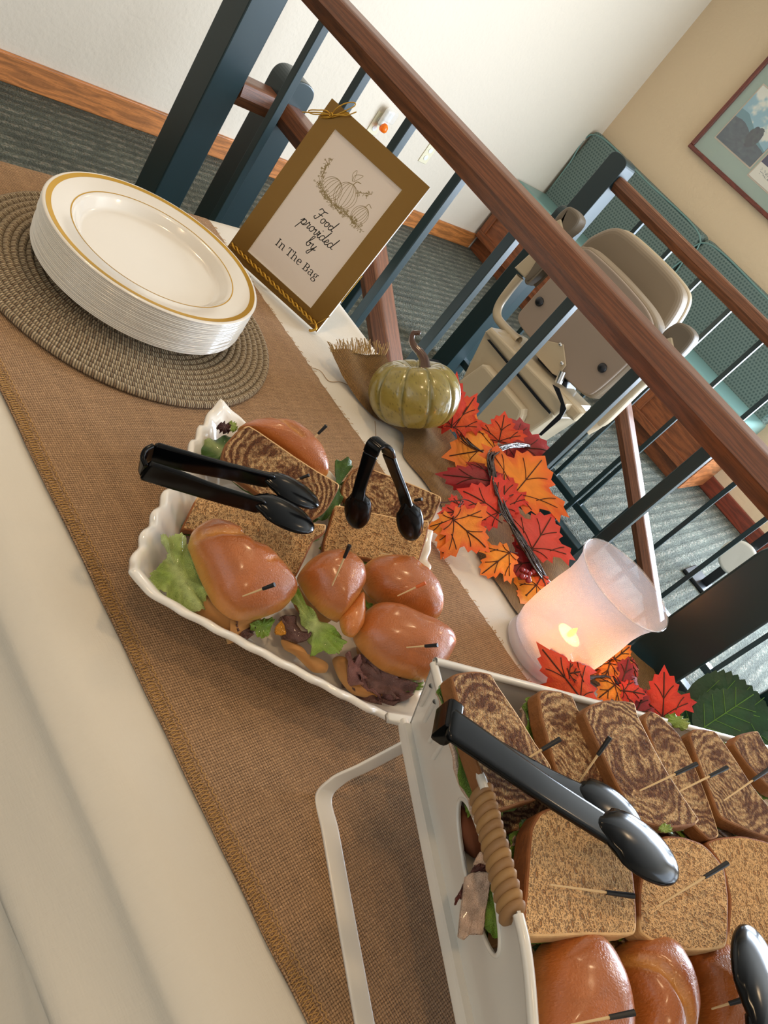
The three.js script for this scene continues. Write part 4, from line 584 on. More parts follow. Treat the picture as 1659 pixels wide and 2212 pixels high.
{
  const o = pixY(1330, 1480, TOP), t = thing('leaf_garland', 'red, orange and dark green artificial leaf garland behind white tray', 'garland', [o.x, TOP, o.z]), h = TOP + 0.03;
  twigs(t, [[1250, 1470, h - 0.01], [1310, 1462, h], [1345, 1490, h], [1395, 1530, h], [1470, 1570, h], [1560, 1600, h], [1650, 1640, h]], 9, 5, 0.0013, 13);
  leaf(t, 1258, 1512, h + 0.020, 1158, 1384, h + 0.050, RO, { seed: 21, wide: 0.62, curl: 0.7, up: 0.1, face: 1, stem: [[1262, 1490, h + 0.01], [1280, 1500, h]] });
  leaf(t, 1228, 1455, h + 0.030, 1258, 1450, h + 0.052, RO, { seed: 22, wide: 1.3, curl: 0.5, up: 0.1 });
  leaf(t, 1326, 1425, h + 0.01, 1366, 1392, h + 0.016, YO, { seed: 23, wide: 0.85 });
  leaf(t, 1340, 1412, h + 0.014, 1276, 1456, h + 0.006, OR, { seed: 24, wide: 0.9 });
  leaf(t, 1318, 1430, h + 0.012, 1302, 1478, h + 0.008, OR, { seed: 241, wide: 0.8 });
  leaf(t, 1330, 1478, h + 0.006, 1288, 1512, h, YO, { seed: 25, wide: 0.95 });
  leaf(t, 1340, 1480, h + 0.006, 1362, 1414, h + 0.022, DR, { seed: 26, wide: 0.75, curl: 0.6 });
  leaf(t, 1345, 1492, h + 0.008, 1402, 1500, h + 0.016, RD, { seed: 27, wide: 0.9, curl: 0.6 });
  leaf(t, 1362, 1425, h + 0.016, 1378, 1470, h + 0.018, PK, { seed: 28, wide: 0.6, curl: 0.8 });
  leaf(t, 1372, 1540, h, 1400, 1485, h + 0.016, DR, { seed: 29, wide: 0.8 });
  leaf(t, 1432, 1552, h + 0.010, 1436, 1434, h + 0.052, RD, { seed: 30, wide: 0.78, curl: 0.35, up: 0.1, face: 1 });
  leaf(t, 1474, 1505, h + 0.010, 1690, 1560, h + 0.034, GR, { seed: 31, serr: 1, wide: 1.15, up: 0.2, curl: 0.3, label: 'dark green serrated leaf' });
  leaf(t, 1500, 1585, h + 0.012, 1640, 1492, h + 0.046, GR, { seed: 32, serr: 1, wide: 1.0, up: 0.2, curl: 0.3, label: 'dark green serrated leaf' });
  leaf(t, 1462, 1490, h, 1500, 1575, h + 0.012, GR, { seed: 33, serr: 1, wide: 0.9, curl: 0.3, label: 'dark green serrated leaf' });
  leaf(t, 1560, 1600, h + 0.014, 1720, 1560, h + 0.03, GR, { seed: 34, serr: 1, wide: 1.1, curl: 0.3, label: 'dark green serrated leaf' });
  leaf(t, 1660, 1640, h + 0.01, 1665, 1600, h + 0.03, RD, { seed: 35, wide: 0.9 });
  for (const [x, y] of [[1540, 1574], [1552, 1577], [1563, 1579], [1520, 1570]]) { const p = pixY(x, y, h + 0.012); wmesh('berry', new THREE.SphereGeometry(0.0052, 12, 10).translate(p.x, p.y, p.z), phy({ color: 0x9a4a2a, roughness: 0.35, clearcoat: 0.4 }), t, 'small brown berry'); }
}
// ---------------------------------------------------------------- frosted candle holder
{
  const cx = -0.103, cz = -0.874, y0 = TOP + 0.003;
  const frost = phy({ color: 0xeef0f8, roughness: 0.62, transmission: 0.74, thickness: 0, ior: 1.45, side: THREE.DoubleSide, bumpMap: rep(tex(512, 512, (u, v) => 255 * vnoise(u * 256, v * 256, 3), false), 3, 1.5), bumpScale: 0.0008 });
  const clear = phy({ color: 0xffffff, roughness: 0.06, transmission: 0.9, thickness: 0, ior: 1.5 });
  const t = thing('candle_holder', 'frosted glass hurricane candle holder with a flared rim, glowing inside', 'candle holder', [cx, y0, cz]);
  mesh('frosted_wall', lathe([[0.045, 0.013], [0.0525, 0.018], [0.0565, 0.032], [0.0580, 0.060], [0.0570, 0.092], [0.0555, 0.112], [0.0570, 0.128], [0.0610, 0.142], [0.0655, 0.1500], [0.0662, 0.1512]], 96), frost, t, 'frosted glass wall');
  mesh('rim', new THREE.TorusGeometry(0.0662, 0.0011, 8, 96).rotateX(Math.PI / 2).translate(0, 0.1515, 0), clear, t, 'clear polished rim');
  mesh('foot', lathe([[0, 0.004], [0.044, 0.003], [0.050, 0], [0.0530, 0.003], [0.0530, 0.009], [0.050, 0.013], [0.045, 0.014], [0.03, 0.012], [0, 0.012]], 96), phy({ color: 0xe6e2e4, roughness: 0.35, transmission: 0.5, thickness: 0, ior: 1.5 }), t, 'thick glass foot');
  const c = thing('tealight', 'small white battery tealight glowing inside the frosted holder', 'candle', [cx + 0.006, y0 + 0.0135, cz - 0.004]);
  mesh('wax_cup', lathe([[0, 0], [0.0185, 0], [0.019, 0.002], [0.019, 0.034], [0.016, 0.035], [0.006, 0.032], [0, 0.032]], 40), std({ color: 0xf2eadb, roughness: 0.5 }), c);
  mesh('flame', lathe([[0, 0], [0.003, 0.002], [0.0042, 0.007], [0.003, 0.013], [0, 0.019]], 20, 0, 0.032, 0), std({ color: 0xffc060, emissive: 0xff8c1c, emissiveIntensity: 7, roughness: 0.4 }), c, 'amber flame bulb');
  const pl = new THREE.PointLight(0xff9a30, 0.03, 0, 2); pl.position.set(cx + 0.006, y0 + 0.055, cz - 0.004); pl.castShadow = true; pl.shadow.radius = 0.25; scene.add(pl);
}
// ---------------------------------------------------------------- food: shared surfaces and builders
function pores(u, v, n, s, fill) { // scattered oval air holes, n cells a side, wrapping
  const x = u * n, y = v * n, xi = Math.floor(x), yi = Math.floor(y); let h = 0;
  for (let a = -1; a <= 1; a++) for (let b = -1; b <= 1; b++) { const cx = ((xi + a) % n + n) % n, cy = ((yi + b) % n + n) % n; if (hash2(cx, cy, s) > fill) continue; const px = xi + a + 0.15 + 0.7 * hash2(cx, cy, s + 1), py = yi + b + 0.15 + 0.7 * hash2(cx, cy, s + 2), r = 0.16 + 0.42 * Math.pow(hash2(cx, cy, s + 3), 2), an = hash2(cx, cy, s + 4) * 1.0 - 0.5, st = 1 + 1.7 * hash2(cx, cy, s + 5), dx = x - px, dy = y - py, ca = Math.cos(an), sa = Math.sin(an), d = Math.hypot((dx * ca + dy * sa) * st, (-dx * sa + dy * ca)) / r; h = Math.max(h, smooth(1.05, 0.55, d)); }
  return h;
}
const crumbH = (u, v, s) => Math.max(pores(u, v, 22, s, 0.5), 0.8 * pores(u, v, 44, s + 20, 0.65), 0.6 * pores(u, v, 84, s + 40, 0.75));
const wheatTex = tex(768, 768, (u, v) => { const h = crumbH(u, v, 3), f = fbm(u * 24, v * 24, 4, 5, 24), g = fbm(u * 160, v * 160, 2, 6, 160); let c = mix3([232, 190, 136], [206, 156, 102], f); const k = 0.88 + 0.24 * g; c = [c[0] * k, c[1] * k, c[2] * k]; return mix3(c, [150, 98, 54], h * 0.6); });  // air holes coloured darker, shade painted into the crumb
const wheatBump = tex(768, 768, (u, v) => 190 - 175 * crumbH(u, v, 3) + 60 * (fbm(u * 160, v * 160, 2, 7, 160) - 0.5), false);
function marble(seed) { return tex(768, 768, (u, v) => { // dark and light doughs rolled together: fine layers along the crust, torn clouds in the middle
  const x = u - 0.5, y = v - 0.5, w = fbm(u * 5, v * 5, 4, seed) - 0.5, r = Math.pow(Math.pow(Math.abs(x) * 1.1, 3) + Math.pow(Math.abs(y), 3), 1 / 3), edge = smooth(0.16, 0.4, r), ph = r * 19 + w * 4.2 + Math.atan2(y, x) / 6.283;
  const lay = 0.5 + 0.5 * Math.sin(ph * 6.283), fine = fbm(u * 90, v * 90, 3, seed + 7, 90), cloud = fbm(u * 9 + w * 3, v * 9, 4, seed + 4); let d = mix(smooth(0.44, 0.62, cloud), smooth(0.1, 0.95, lay), 0.4 + 0.45 * edge); d = clamp(d * 1.05 + (fine - 0.5) * 1.1);
  let c = mix3([224, 184, 132], [104, 60, 32], d); const h = crumbH(u, v, seed); const k = 0.86 + 0.28 * fine; c = [c[0] * k, c[1] * k, c[2] * k]; return mix3(c, [92, 54, 30], h * 0.55); }); }  // holes again darkened in colour as painted shade
const marbles = [marble(5), marble(23), marble(57)], crumbBump = tex(768, 768, (u, v) => 190 - 150 * crumbH(u, v, 9) + 90 * (fbm(u * 160, v * 160, 2, 7, 160) - 0.5), false);
const fit = (t, size, rot = 0, dx = 0, dy = 0) => { const c = t.clone(); c.repeat.set(1 / size, 1 / size); c.center.set(0, 0); c.offset.set(0.5 + dx, 0.5 + dy); c.rotation = rot; c.needsUpdate = true; return c; };
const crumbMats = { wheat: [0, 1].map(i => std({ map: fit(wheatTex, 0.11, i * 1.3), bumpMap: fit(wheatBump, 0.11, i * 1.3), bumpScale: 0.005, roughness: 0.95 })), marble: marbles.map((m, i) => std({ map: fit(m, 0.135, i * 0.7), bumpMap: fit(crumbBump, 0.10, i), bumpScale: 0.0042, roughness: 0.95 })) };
const crustMat = std({ vertexColors: true, roughness: 0.7, bumpMap: rep(wallBump, 12, 12), bumpScale: 0.0009 });
const lin = h => new THREE.Color(h), l3 = h => { const c = lin(h); return [c.r, c.g, c.b]; };
function bread(parent, F, loop, depth, z, crumb, crust, cuts, label) { // one slice: porous faces with a crust child; cuts are cut-edge segments without crust
  const F2 = lift(F, -z);
  srand(Math.floor(Math.abs(loop[0][0]) * 1e6) + 3); const rough = loop.map((p, i) => { const q = 1 + 0.006 * (fbm(i * 0.7, 3, 2, 5) - 0.5); return [p[0] * q, p[1] * q]; });
  const g = slab(F2, rough, depth, 0.0018, 2), face = new THREE.BufferGeometry(), side = new THREE.BufferGeometry();
  const pick = (grp, out) => { const p = g.attributes.position, n = g.attributes.normal, uv = g.attributes.uv, P = [], N = [], U = []; for (const q of g.groups) if (q.materialIndex === grp) for (let i = q.start; i < q.start + q.count; i++) { P.push(p.getX(i), p.getY(i), p.getZ(i)); N.push(n.getX(i), n.getY(i), n.getZ(i)); U.push(uv.getX(i), uv.getY(i)); } out.setAttribute('position', new THREE.Float32BufferAttribute(P, 3)); out.setAttribute('normal', new THREE.Float32BufferAttribute(N, 3)); out.setAttribute('uv', new THREE.Float32BufferAttribute(U, 2)); };
  pick(0, face); pick(1, side);
  const P = side.attributes.position, col = [], pale = l3(0xd8b07c), cr = crust; const q = V();
  for (let i = 0; i < P.count; i++) { q.set(P.getX(i), P.getY(i), P.getZ(i)); const [a, b] = F.to(q); let cut = 0; for (const [x0, y0, x1, y1] of cuts || []) { const dx = x1 - x0, dy = y1 - y0, t = clamp(((a - x0) * dx + (b - y0) * dy) / (dx * dx + dy * dy)); if (Math.hypot(a - x0 - t * dx, b - y0 - t * dy) < 0.006) cut = 1; } const n = 0.7 + 0.6 * noise3(q.x * 160, q.y * 160, q.z * 160, 3); const c = cut ? pale : cr; col.push(c[0] * n, c[1] * n, c[2] * n); }
  side.setAttribute('color', new THREE.Float32BufferAttribute(col, 3));
  const m = wmesh('bread_slice', face, crumb, parent, label); wmesh('crust', mergeVertices(side, 1e-5).toNonIndexed ? side : side, crustMat, m); return m;
}
// inflated, rounded body over a traced outline (buns)
function dome(F, loop, H, o = {}) {
  const K = 26, m = loop.length, cx = loop.reduce((s, p) => s + p[0], 0) / m + (o.cx || 0), cy = loop.reduce((s, p) => s + p[1], 0) / m + (o.cy || 0), pos = [], col = [], uv = [], idx = [];
  const top = o.top || l3(0xac5f28), low = o.low || l3(0xd2924a), rim = o.rim || l3(0xe0bd88);
  const put = (x, y, z, c) => { const p = F.at(x, y, z); pos.push(p.x, p.y, p.z); uv.push(x * 10, y * 10); const n = 0.82 + 0.36 * fbm(x * 70 + 9, y * 70 + z * 60, 3, o.seed || 1); col.push(c[0] * n, c[1] * n, c[2] * n); };
  for (let k = 0; k <= K; k++) for (let i = 0; i < m; i++) {
    const t = k / K, f = Math.sin(t * Math.PI / 2 * 1.12) / Math.sin(Math.PI / 2 * 1.0), ff = Math.min(f, 1), x = mix(cx, loop[i][0], k === 0 ? 0 : ff), y = mix(cy, loop[i][1], k === 0 ? 0 : ff);
    let z = H * Math.pow(Math.max(0, Math.cos(Math.min(t * Math.PI / 2 * 1.12, Math.PI / 2))), 0.85); if (t * 1.12 > 1) z = -H * 0.9 * (t * 1.12 - 1);
    let dd = 0; for (const [x0, y0, x1, y1, dep, w] of o.creases || []) { const dx = x1 - x0, dy = y1 - y0, q = clamp(((x - x0) * dx + (y - y0) * dy) / (dx * dx + dy * dy)), e = Math.hypot(x - x0 - q * dx, y - y0 - q * dy) + 0.002 * (fbm(x * 200, y * 200, 2, 3) - 0.5); dd = Math.max(dd, dep * Math.exp(-((e / w) ** 2))); }
    z -= dd; z += H * 0.06 * (fbm(x * 45 + (o.seed || 1), y * 45, 3, 9) - 0.5);
    const br = smooth(0.55, 1.02, t + 0.12 * (fbm(x * 50, y * 50, 3, 12) - 0.5)); let c = mix3(top, low, br); c = mix3(c, rim, smooth(0.93, 1.0, t + 0.05 * (fbm(x * 90, y * 90, 2, 2) - 0.5)) * (o.rimAmt ?? 0.8)); if (dd > 0) c = mix3(c, low, clamp(dd / 0.004) * 0.8); put(x, y, z, c);
  }
  for (let k = 0; k < K; k++) for (let i = 0; i < m; i++) { const a = k * m + i, b = k * m + (i + 1) % m; idx.push(a, a + m, b, b, a + m, b + m); }
  const c0 = pos.length / 3; put(cx, cy, -H * 0.1, rim); for (let i = 0; i < m; i++) idx.push(c0, K * m + (i + 1) % m, K * m + i);
  const g = new THREE.BufferGeometry(); g.setAttribute('position', new THREE.Float32BufferAttribute(pos, 3)); g.setAttribute('uv', new THREE.Float32BufferAttribute(uv, 2)); g.setAttribute('color', new THREE.Float32BufferAttribute(col, 3)); g.setIndex(idx); g.computeVertexNormals(); return g;
}
const bunLow = std({ vertexColors: true, roughness: 0.85 }), LOWC = { top: l3(0xbf8a52), low: l3(0xd6ac76) };
const bunMat = phy({ vertexColors: true, roughness: 0.32, clearcoat: 0.7, clearcoatRoughness: 0.18, bumpMap: rep(wallBump, 3, 3), bumpScale: 0.0009 });
// thin ruffled sheet over a traced outline (lettuce, meat, cheese)
function sheet(F, loop, amp, freq, c1, c2, o = {}) {
  const K = 12, m = loop.length, cx = loop.reduce((s, p) => s + p[0], 0) / m, cy = loop.reduce((s, p) => s + p[1], 0) / m, pos = [], col = [], uv = [], idx = [], th = o.th ?? 0.0008, sd = o.seed || 1;
  for (const lay of [1, 0]) for (let k = 0; k <= K; k++) for (let i = 0; i < m; i++) { const f = k / K, j = k === K ? 1 + (o.frill ?? 0.05) * (fbm(i * 0.9 + sd, 1, 2, 3) - 0.5) : 1, x = mix(cx, loop[i][0], f * j), y = mix(cy, loop[i][1], f * j), w = amp * (0.25 + f * f) * 2 * (fbm(x * freq + sd, y * freq, 3, 6) - 0.5) + amp * 0.5 * f * f * f * Math.sin(i * (o.ruf ?? 0.8) + sd) + (o.dome || 0) * (1 - f * f), p = F.at(x, y, w - (lay ? 0 : th)); pos.push(p.x, p.y, p.z); uv.push(x * 10, y * 10);
    const n = fbm(x * 60 + sd, y * 60, 3, 8), rib = o.rib ? Math.exp(-((((x - cx) * o.rib[0] + (y - cy) * o.rib[1]) / 0.006) ** 2)) : 0; let c = mix3(c1, c2, clamp((o.edge ? mix(n, 1 - f, 0.5) : n) * 1.2)); c = mix3(c, [0.55, 0.65, 0.28], rib * 0.7); const s = 0.75 + 0.5 * vnoise(x * 260, y * 260, 3); col.push(c[0] * s, c[1] * s, c[2] * s); }
  const Lo = (K + 1) * m; for (let k = 0; k < K; k++) for (let i = 0; i < m; i++) { const a = k * m + i, b = k * m + (i + 1) % m; idx.push(a, a + m, b, b, a + m, b + m, Lo + a, Lo + b, Lo + a + m, Lo + b, Lo + b + m, Lo + a + m); if (k === K - 1) idx.push(a + m, Lo + a + m, b + m, b + m, Lo + a + m, Lo + b + m); }
  const g = new THREE.BufferGeometry(); g.setAttribute('position', new THREE.Float32BufferAttribute(pos, 3)); g.setAttribute('uv', new THREE.Float32BufferAttribute(uv, 2)); g.setAttribute('color', new THREE.Float32BufferAttribute(col, 3)); g.setIndex(idx); g.computeVertexNormals(); return g;
}
const wetMat = phy({ vertexColors: true, roughness: 0.4, clearcoat: 0.2, side: THREE.DoubleSide, bumpMap: rep(wallBump, 6, 6), bumpScale: 0.002 });
const LET = [[0.30, 0.42, 0.06], [0.12, 0.26, 0.02]], LETP = [[0.50, 0.58, 0.20], [0.22, 0.38, 0.04]], LETD = [[0.10, 0.21, 0.03], [0.04, 0.11, 0.015]], BEEF = [[0.26, 0.13, 0.11], [0.11, 0.055, 0.05]], HAM = [[0.44, 0.24, 0.22], [0.30, 0.13, 0.13]], TURK = [[0.78, 0.58, 0.44], [0.66, 0.44, 0.32]], CHED = [[0.78, 0.36, 0.03], [0.70, 0.30, 0.02]], BACON = [[0.22, 0.05, 0.03], [0.10, 0.025, 0.02]];
const camN = (p, cam, up, extra = [0, 0, 0]) => CAM.clone().sub(p).normalize().multiplyScalar(cam).add(V(0, up, 0)).add(V(...extra)).normalize();
const blackPlastic = phy({ color: 0x050608, roughness: 0.17, specularIntensity: 0.42 });
// bar swept along points with a rounded rectangular section
function sweepBar(pts, w, h, side, seg = 40, closed = false) {
  const c = new THREE.CatmullRomCurve3(pts, false, 'centripetal'), R = 14, pos = [], idx = [], uv = []; const W = t => Array.isArray(w) ? mix(w[Math.floor(t * (w.length - 1.001))], w[Math.floor(t * (w.length - 1.001)) + 1], t * (w.length - 1) - Math.floor(t * (w.length - 1.001))) : w;
  for (let i = 0; i <= seg; i++) { const t = i / seg, p = c.getPoint(t), d = c.getTangent(t), s = side.clone().addScaledVector(d, -side.dot(d)).normalize(), u = new THREE.Vector3().crossVectors(d, s), e = i === 0 || i === seg ? 0.8 : 1;
    for (let k = 0; k < R; k++) { const a = (k + 0.5) / R * Math.PI * 2, ca = Math.cos(a), sa = Math.sin(a), q = 0.45, x = Math.sign(ca) * Math.pow(Math.abs(ca), q) * W(t) / 2 * e, y = Math.sign(sa) * Math.pow(Math.abs(sa), q) * h / 2 * e, v = p.clone().addScaledVector(s, x).addScaledVector(u, y); pos.push(v.x, v.y, v.z); uv.push(t, k / R); if (i < seg) { const A = i * R + k, B = i * R + (k + 1) % R; idx.push(A, B, A + R, B, B + R, A + R); } } }
  for (const i of [0, seg]) { const p = c.getPoint(i / seg); pos.push(p.x, p.y, p.z); uv.push(0, 0); const n = pos.length / 3 - 1; for (let k = 0; k < R; k++) { const A = i * R + k, B = i * R + (k + 1) % R; i ? idx.push(n, A, B) : idx.push(n, B, A); } }
  const g = new THREE.BufferGeometry(); g.setAttribute('position', new THREE.Float32BufferAttribute(pos, 3)); g.setAttribute('uv', new THREE.Float32BufferAttribute(uv, 2)); g.setIndex(idx); g.computeVertexNormals(); return g;
}
function spoon(c, dir, up, len, wid, hgt) { // rounded grip of serving tongs: flattened ladle with a notched neck
  const g = new THREE.SphereGeometry(1, 36, 24), p = g.attributes.position; for (let i = 0; i < p.count; i++) { let x = p.getX(i), y = p.getY(i), z = p.getZ(i); const t = (x + 1) / 2, wv = t < 0.3 ? 0.62 + 0.38 * smooth(0, 0.3, t) + 0.05 * Math.sin(t * 60) : 1; p.setXYZ(i, x * len / 2, y * hgt / 2 * (y < 0 ? 0.55 : 1), z * wid / 2 * wv); }
  const d = dir.clone().normalize(), s = new THREE.Vector3().crossVectors(d, up).normalize(), u = new THREE.Vector3().crossVectors(s, d); g.applyMatrix4(new THREE.Matrix4().makeBasis(d, u, s).setPosition(c)); g.computeVertexNormals(); return g;
}
const stickWood = std({ color: 0xd9b98a, roughness: 0.7 }), tipMats = { black: std({ color: 0x0b0c12, roughness: 0.4 }), orange: std({ color: 0xd0652a, roughness: 0.5 }), red: std({ color: 0xa01c22, roughness: 0.5 }) };
function pick(label, a, ya, b, yb, frac, tip = 'black', sink = 0.012) { // cocktail pick stuck into a sandwich
  const A = pixY(a[0], a[1], ya), B = pixY(b[0], b[1], yb), d = B.clone().sub(A).normalize(), S = A.clone().addScaledVector(d, -sink), M = A.clone().lerp(B, frac);
  const cyl = (p, q, r0, r1) => { const L = p.distanceTo(q), g = new THREE.CylinderGeometry(r1, r0, L, 8).translate(0, L / 2, 0); g.applyQuaternion(new THREE.Quaternion().setFromUnitVectors(V(0, 1, 0), q.clone().sub(p).normalize())); g.translate(p.x, p.y, p.z); return g; };
  const t = thing('cocktail_pick', label, 'toothpick', S.toArray(), 'cocktail picks in the sandwiches'); wmesh('stick', cyl(S, M, 0.0006, 0.0009), stickWood, t); wmesh('tip', cyl(M.clone().addScaledVector(d, -0.001), B, 0.0015, 0.0019), tipMats[tip], t, tip + ' coated tip'); return t;
}
const Q3 = a => a.map(([x, y]) => [250 + x / 2.074, 820 + y / 2.074]), Q5 = a => a.map(([x, y]) => [859 + x / 2.074, 1412 + y / 2.074]);
function frameAt(px, y, cam, up, extra) { const o = pixY(px[0], px[1], y); return frame(o, camN(o, cam, up, extra), RIGHT); }
function lift(F, d) { return frame(F.o.clone().addScaledVector(F.n, d), F.n, F.u); }
function under(F, d) { return frame(F.o.clone().addScaledVector(F.n, d), F.n.clone().negate(), F.u); }

// ---------------------------------------------------------------- scalloped platter
{
  const cx = -0.2735, cz = -0.5355, yaw = rad(-44.5), N = 480, y0 = TOP + 0.0035, t = thing('serving_platter', 'square white ceramic platter with scalloped rim holding nine sandwiches', 'platter', [cx, y0, cz]);
  const prof = [[0, 0.003, 0], [0.085, 0.002, 0], [0.098, 0, 0], [0.104, 0.004, 0.1], [0.116, 0.016, 0.35], [0.130, 0.032, 0.8], [0.139, 0.041, 1], [0.1445, 0.0435, 1], [0.1475, 0.0465, 1], [0.1470, 0.0500, 1], [0.1440, 0.0512, 1], [0.1400, 0.0490, 1], [0.1355, 0.0440, 0.9], [0.125, 0.030, 0.6], [0.112, 0.0145, 0.25], [0.103, 0.0075, 0.05], [0.095, 0.006, 0], [0, 0.006, 0]];
  const pos = [], uv = [], idx = [];
  for (const [a, h, w] of prof) for (let i = 0; i < N; i++) {
    const th = i / N * Math.PI * 2, c = Math.cos(th), s = Math.sin(th), e = 0.2, sx = Math.sign(c) * Math.pow(Math.abs(c), e), sz = Math.sign(s) * Math.pow(Math.abs(s), e), k = 1 / Math.pow(Math.pow(Math.abs(c), 9) + Math.pow(Math.abs(s), 9), 1 / 9);
    let x = c * k, z = s * k; const al = (Math.abs(x) > Math.abs(z) ? z : x), corner = smooth(0.78, 1.0, Math.min(Math.abs(x), Math.abs(z))), wave = Math.cos(al * Math.PI * 10.0) * (1 - corner);
    const r = a + w * (0.0018 * wave + 0.010 * corner); x *= r; z *= r * 0.98; const y = h + w * (0.0013 * wave + 0.014 * corner);
    const X = x * Math.cos(yaw) - z * Math.sin(yaw), Z = x * Math.sin(yaw) + z * Math.cos(yaw); pos.push(X, y, Z); uv.push(x, z);
  }
  for (let k = 0; k + 1 < prof.length; k++) for (let i = 0; i < N; i++) { const a = k * N + i, b = k * N + (i + 1) % N; idx.push(a, a + N, b, b, a + N, b + N); }
  const g = new THREE.BufferGeometry(); g.setAttribute('position', new THREE.Float32BufferAttribute(pos, 3)); g.setAttribute('uv', new THREE.Float32BufferAttribute(uv, 2)); g.setIndex(idx); g.computeVertexNormals();
  mesh('dish', g, phy({ color: 0xf0ebe2, roughness: 0.12, clearcoat: 0.8, clearcoatRoughness: 0.05 }), t);
}
const crustW = l3(0x8e5428), crustM = l3(0x86562c);
function loopOf(F, px, n = 72, ten = 0.35) { return smoothLoop(trace(F, px), n, ten); }
function segs(F, px) { const p = trace(F, px); const o = []; for (let i = 0; i + 1 < p.length; i++) o.push([...p[i], ...p[i + 1]]); return o; }
function sliceSandwich(label, cpx, y, cam, up, extra, poly, crumb, crust, cutPx, o = {}) {
  const F = frameAt(cpx, y, cam, up, extra), loop = loopOf(F, poly, 84, 0.25), t = thing('sandwich', label, 'sandwich', [F.o.x, F.o.y - 0.04, F.o.z], o.group);
  const cuts = segs(F, cutPx || []), d = o.depth || 0.013; bread(t, F, loop, d, 0, crumb, crust, cuts); const sc = k => loop.map(p => [p[0] * k, p[1] * k]);
  const fill = o.fill ?? 0.008; wmesh('lettuce', sheet(lift(F, -d - 0.003), sc(0.995), 0.004, 40, ...(o.let || LETD), { seed: cpx[0], frill: 0.12 }), wetMat, t, 'green lettuce');
  wmesh('meat', sheet(lift(F, -d - 0.005), sc(0.955), 0.003, 30, ...(o.meat || HAM), { seed: cpx[1], th: 0.003 }), wetMat, t, 'sliced meat');
  const vw = F.o.clone().sub(CAM).normalize(), sh = vw.multiplyScalar(-(d + fill) / vw.dot(F.n)).addScaledVector(F.n, d + fill).multiplyScalar(0.85), FB = frame(F.o.clone().addScaledVector(F.n, -d - fill).add(sh), F.n, F.u); bread(t, FB, sc(0.985), d, 0, crumb, crust, cuts); return { t, F };
}
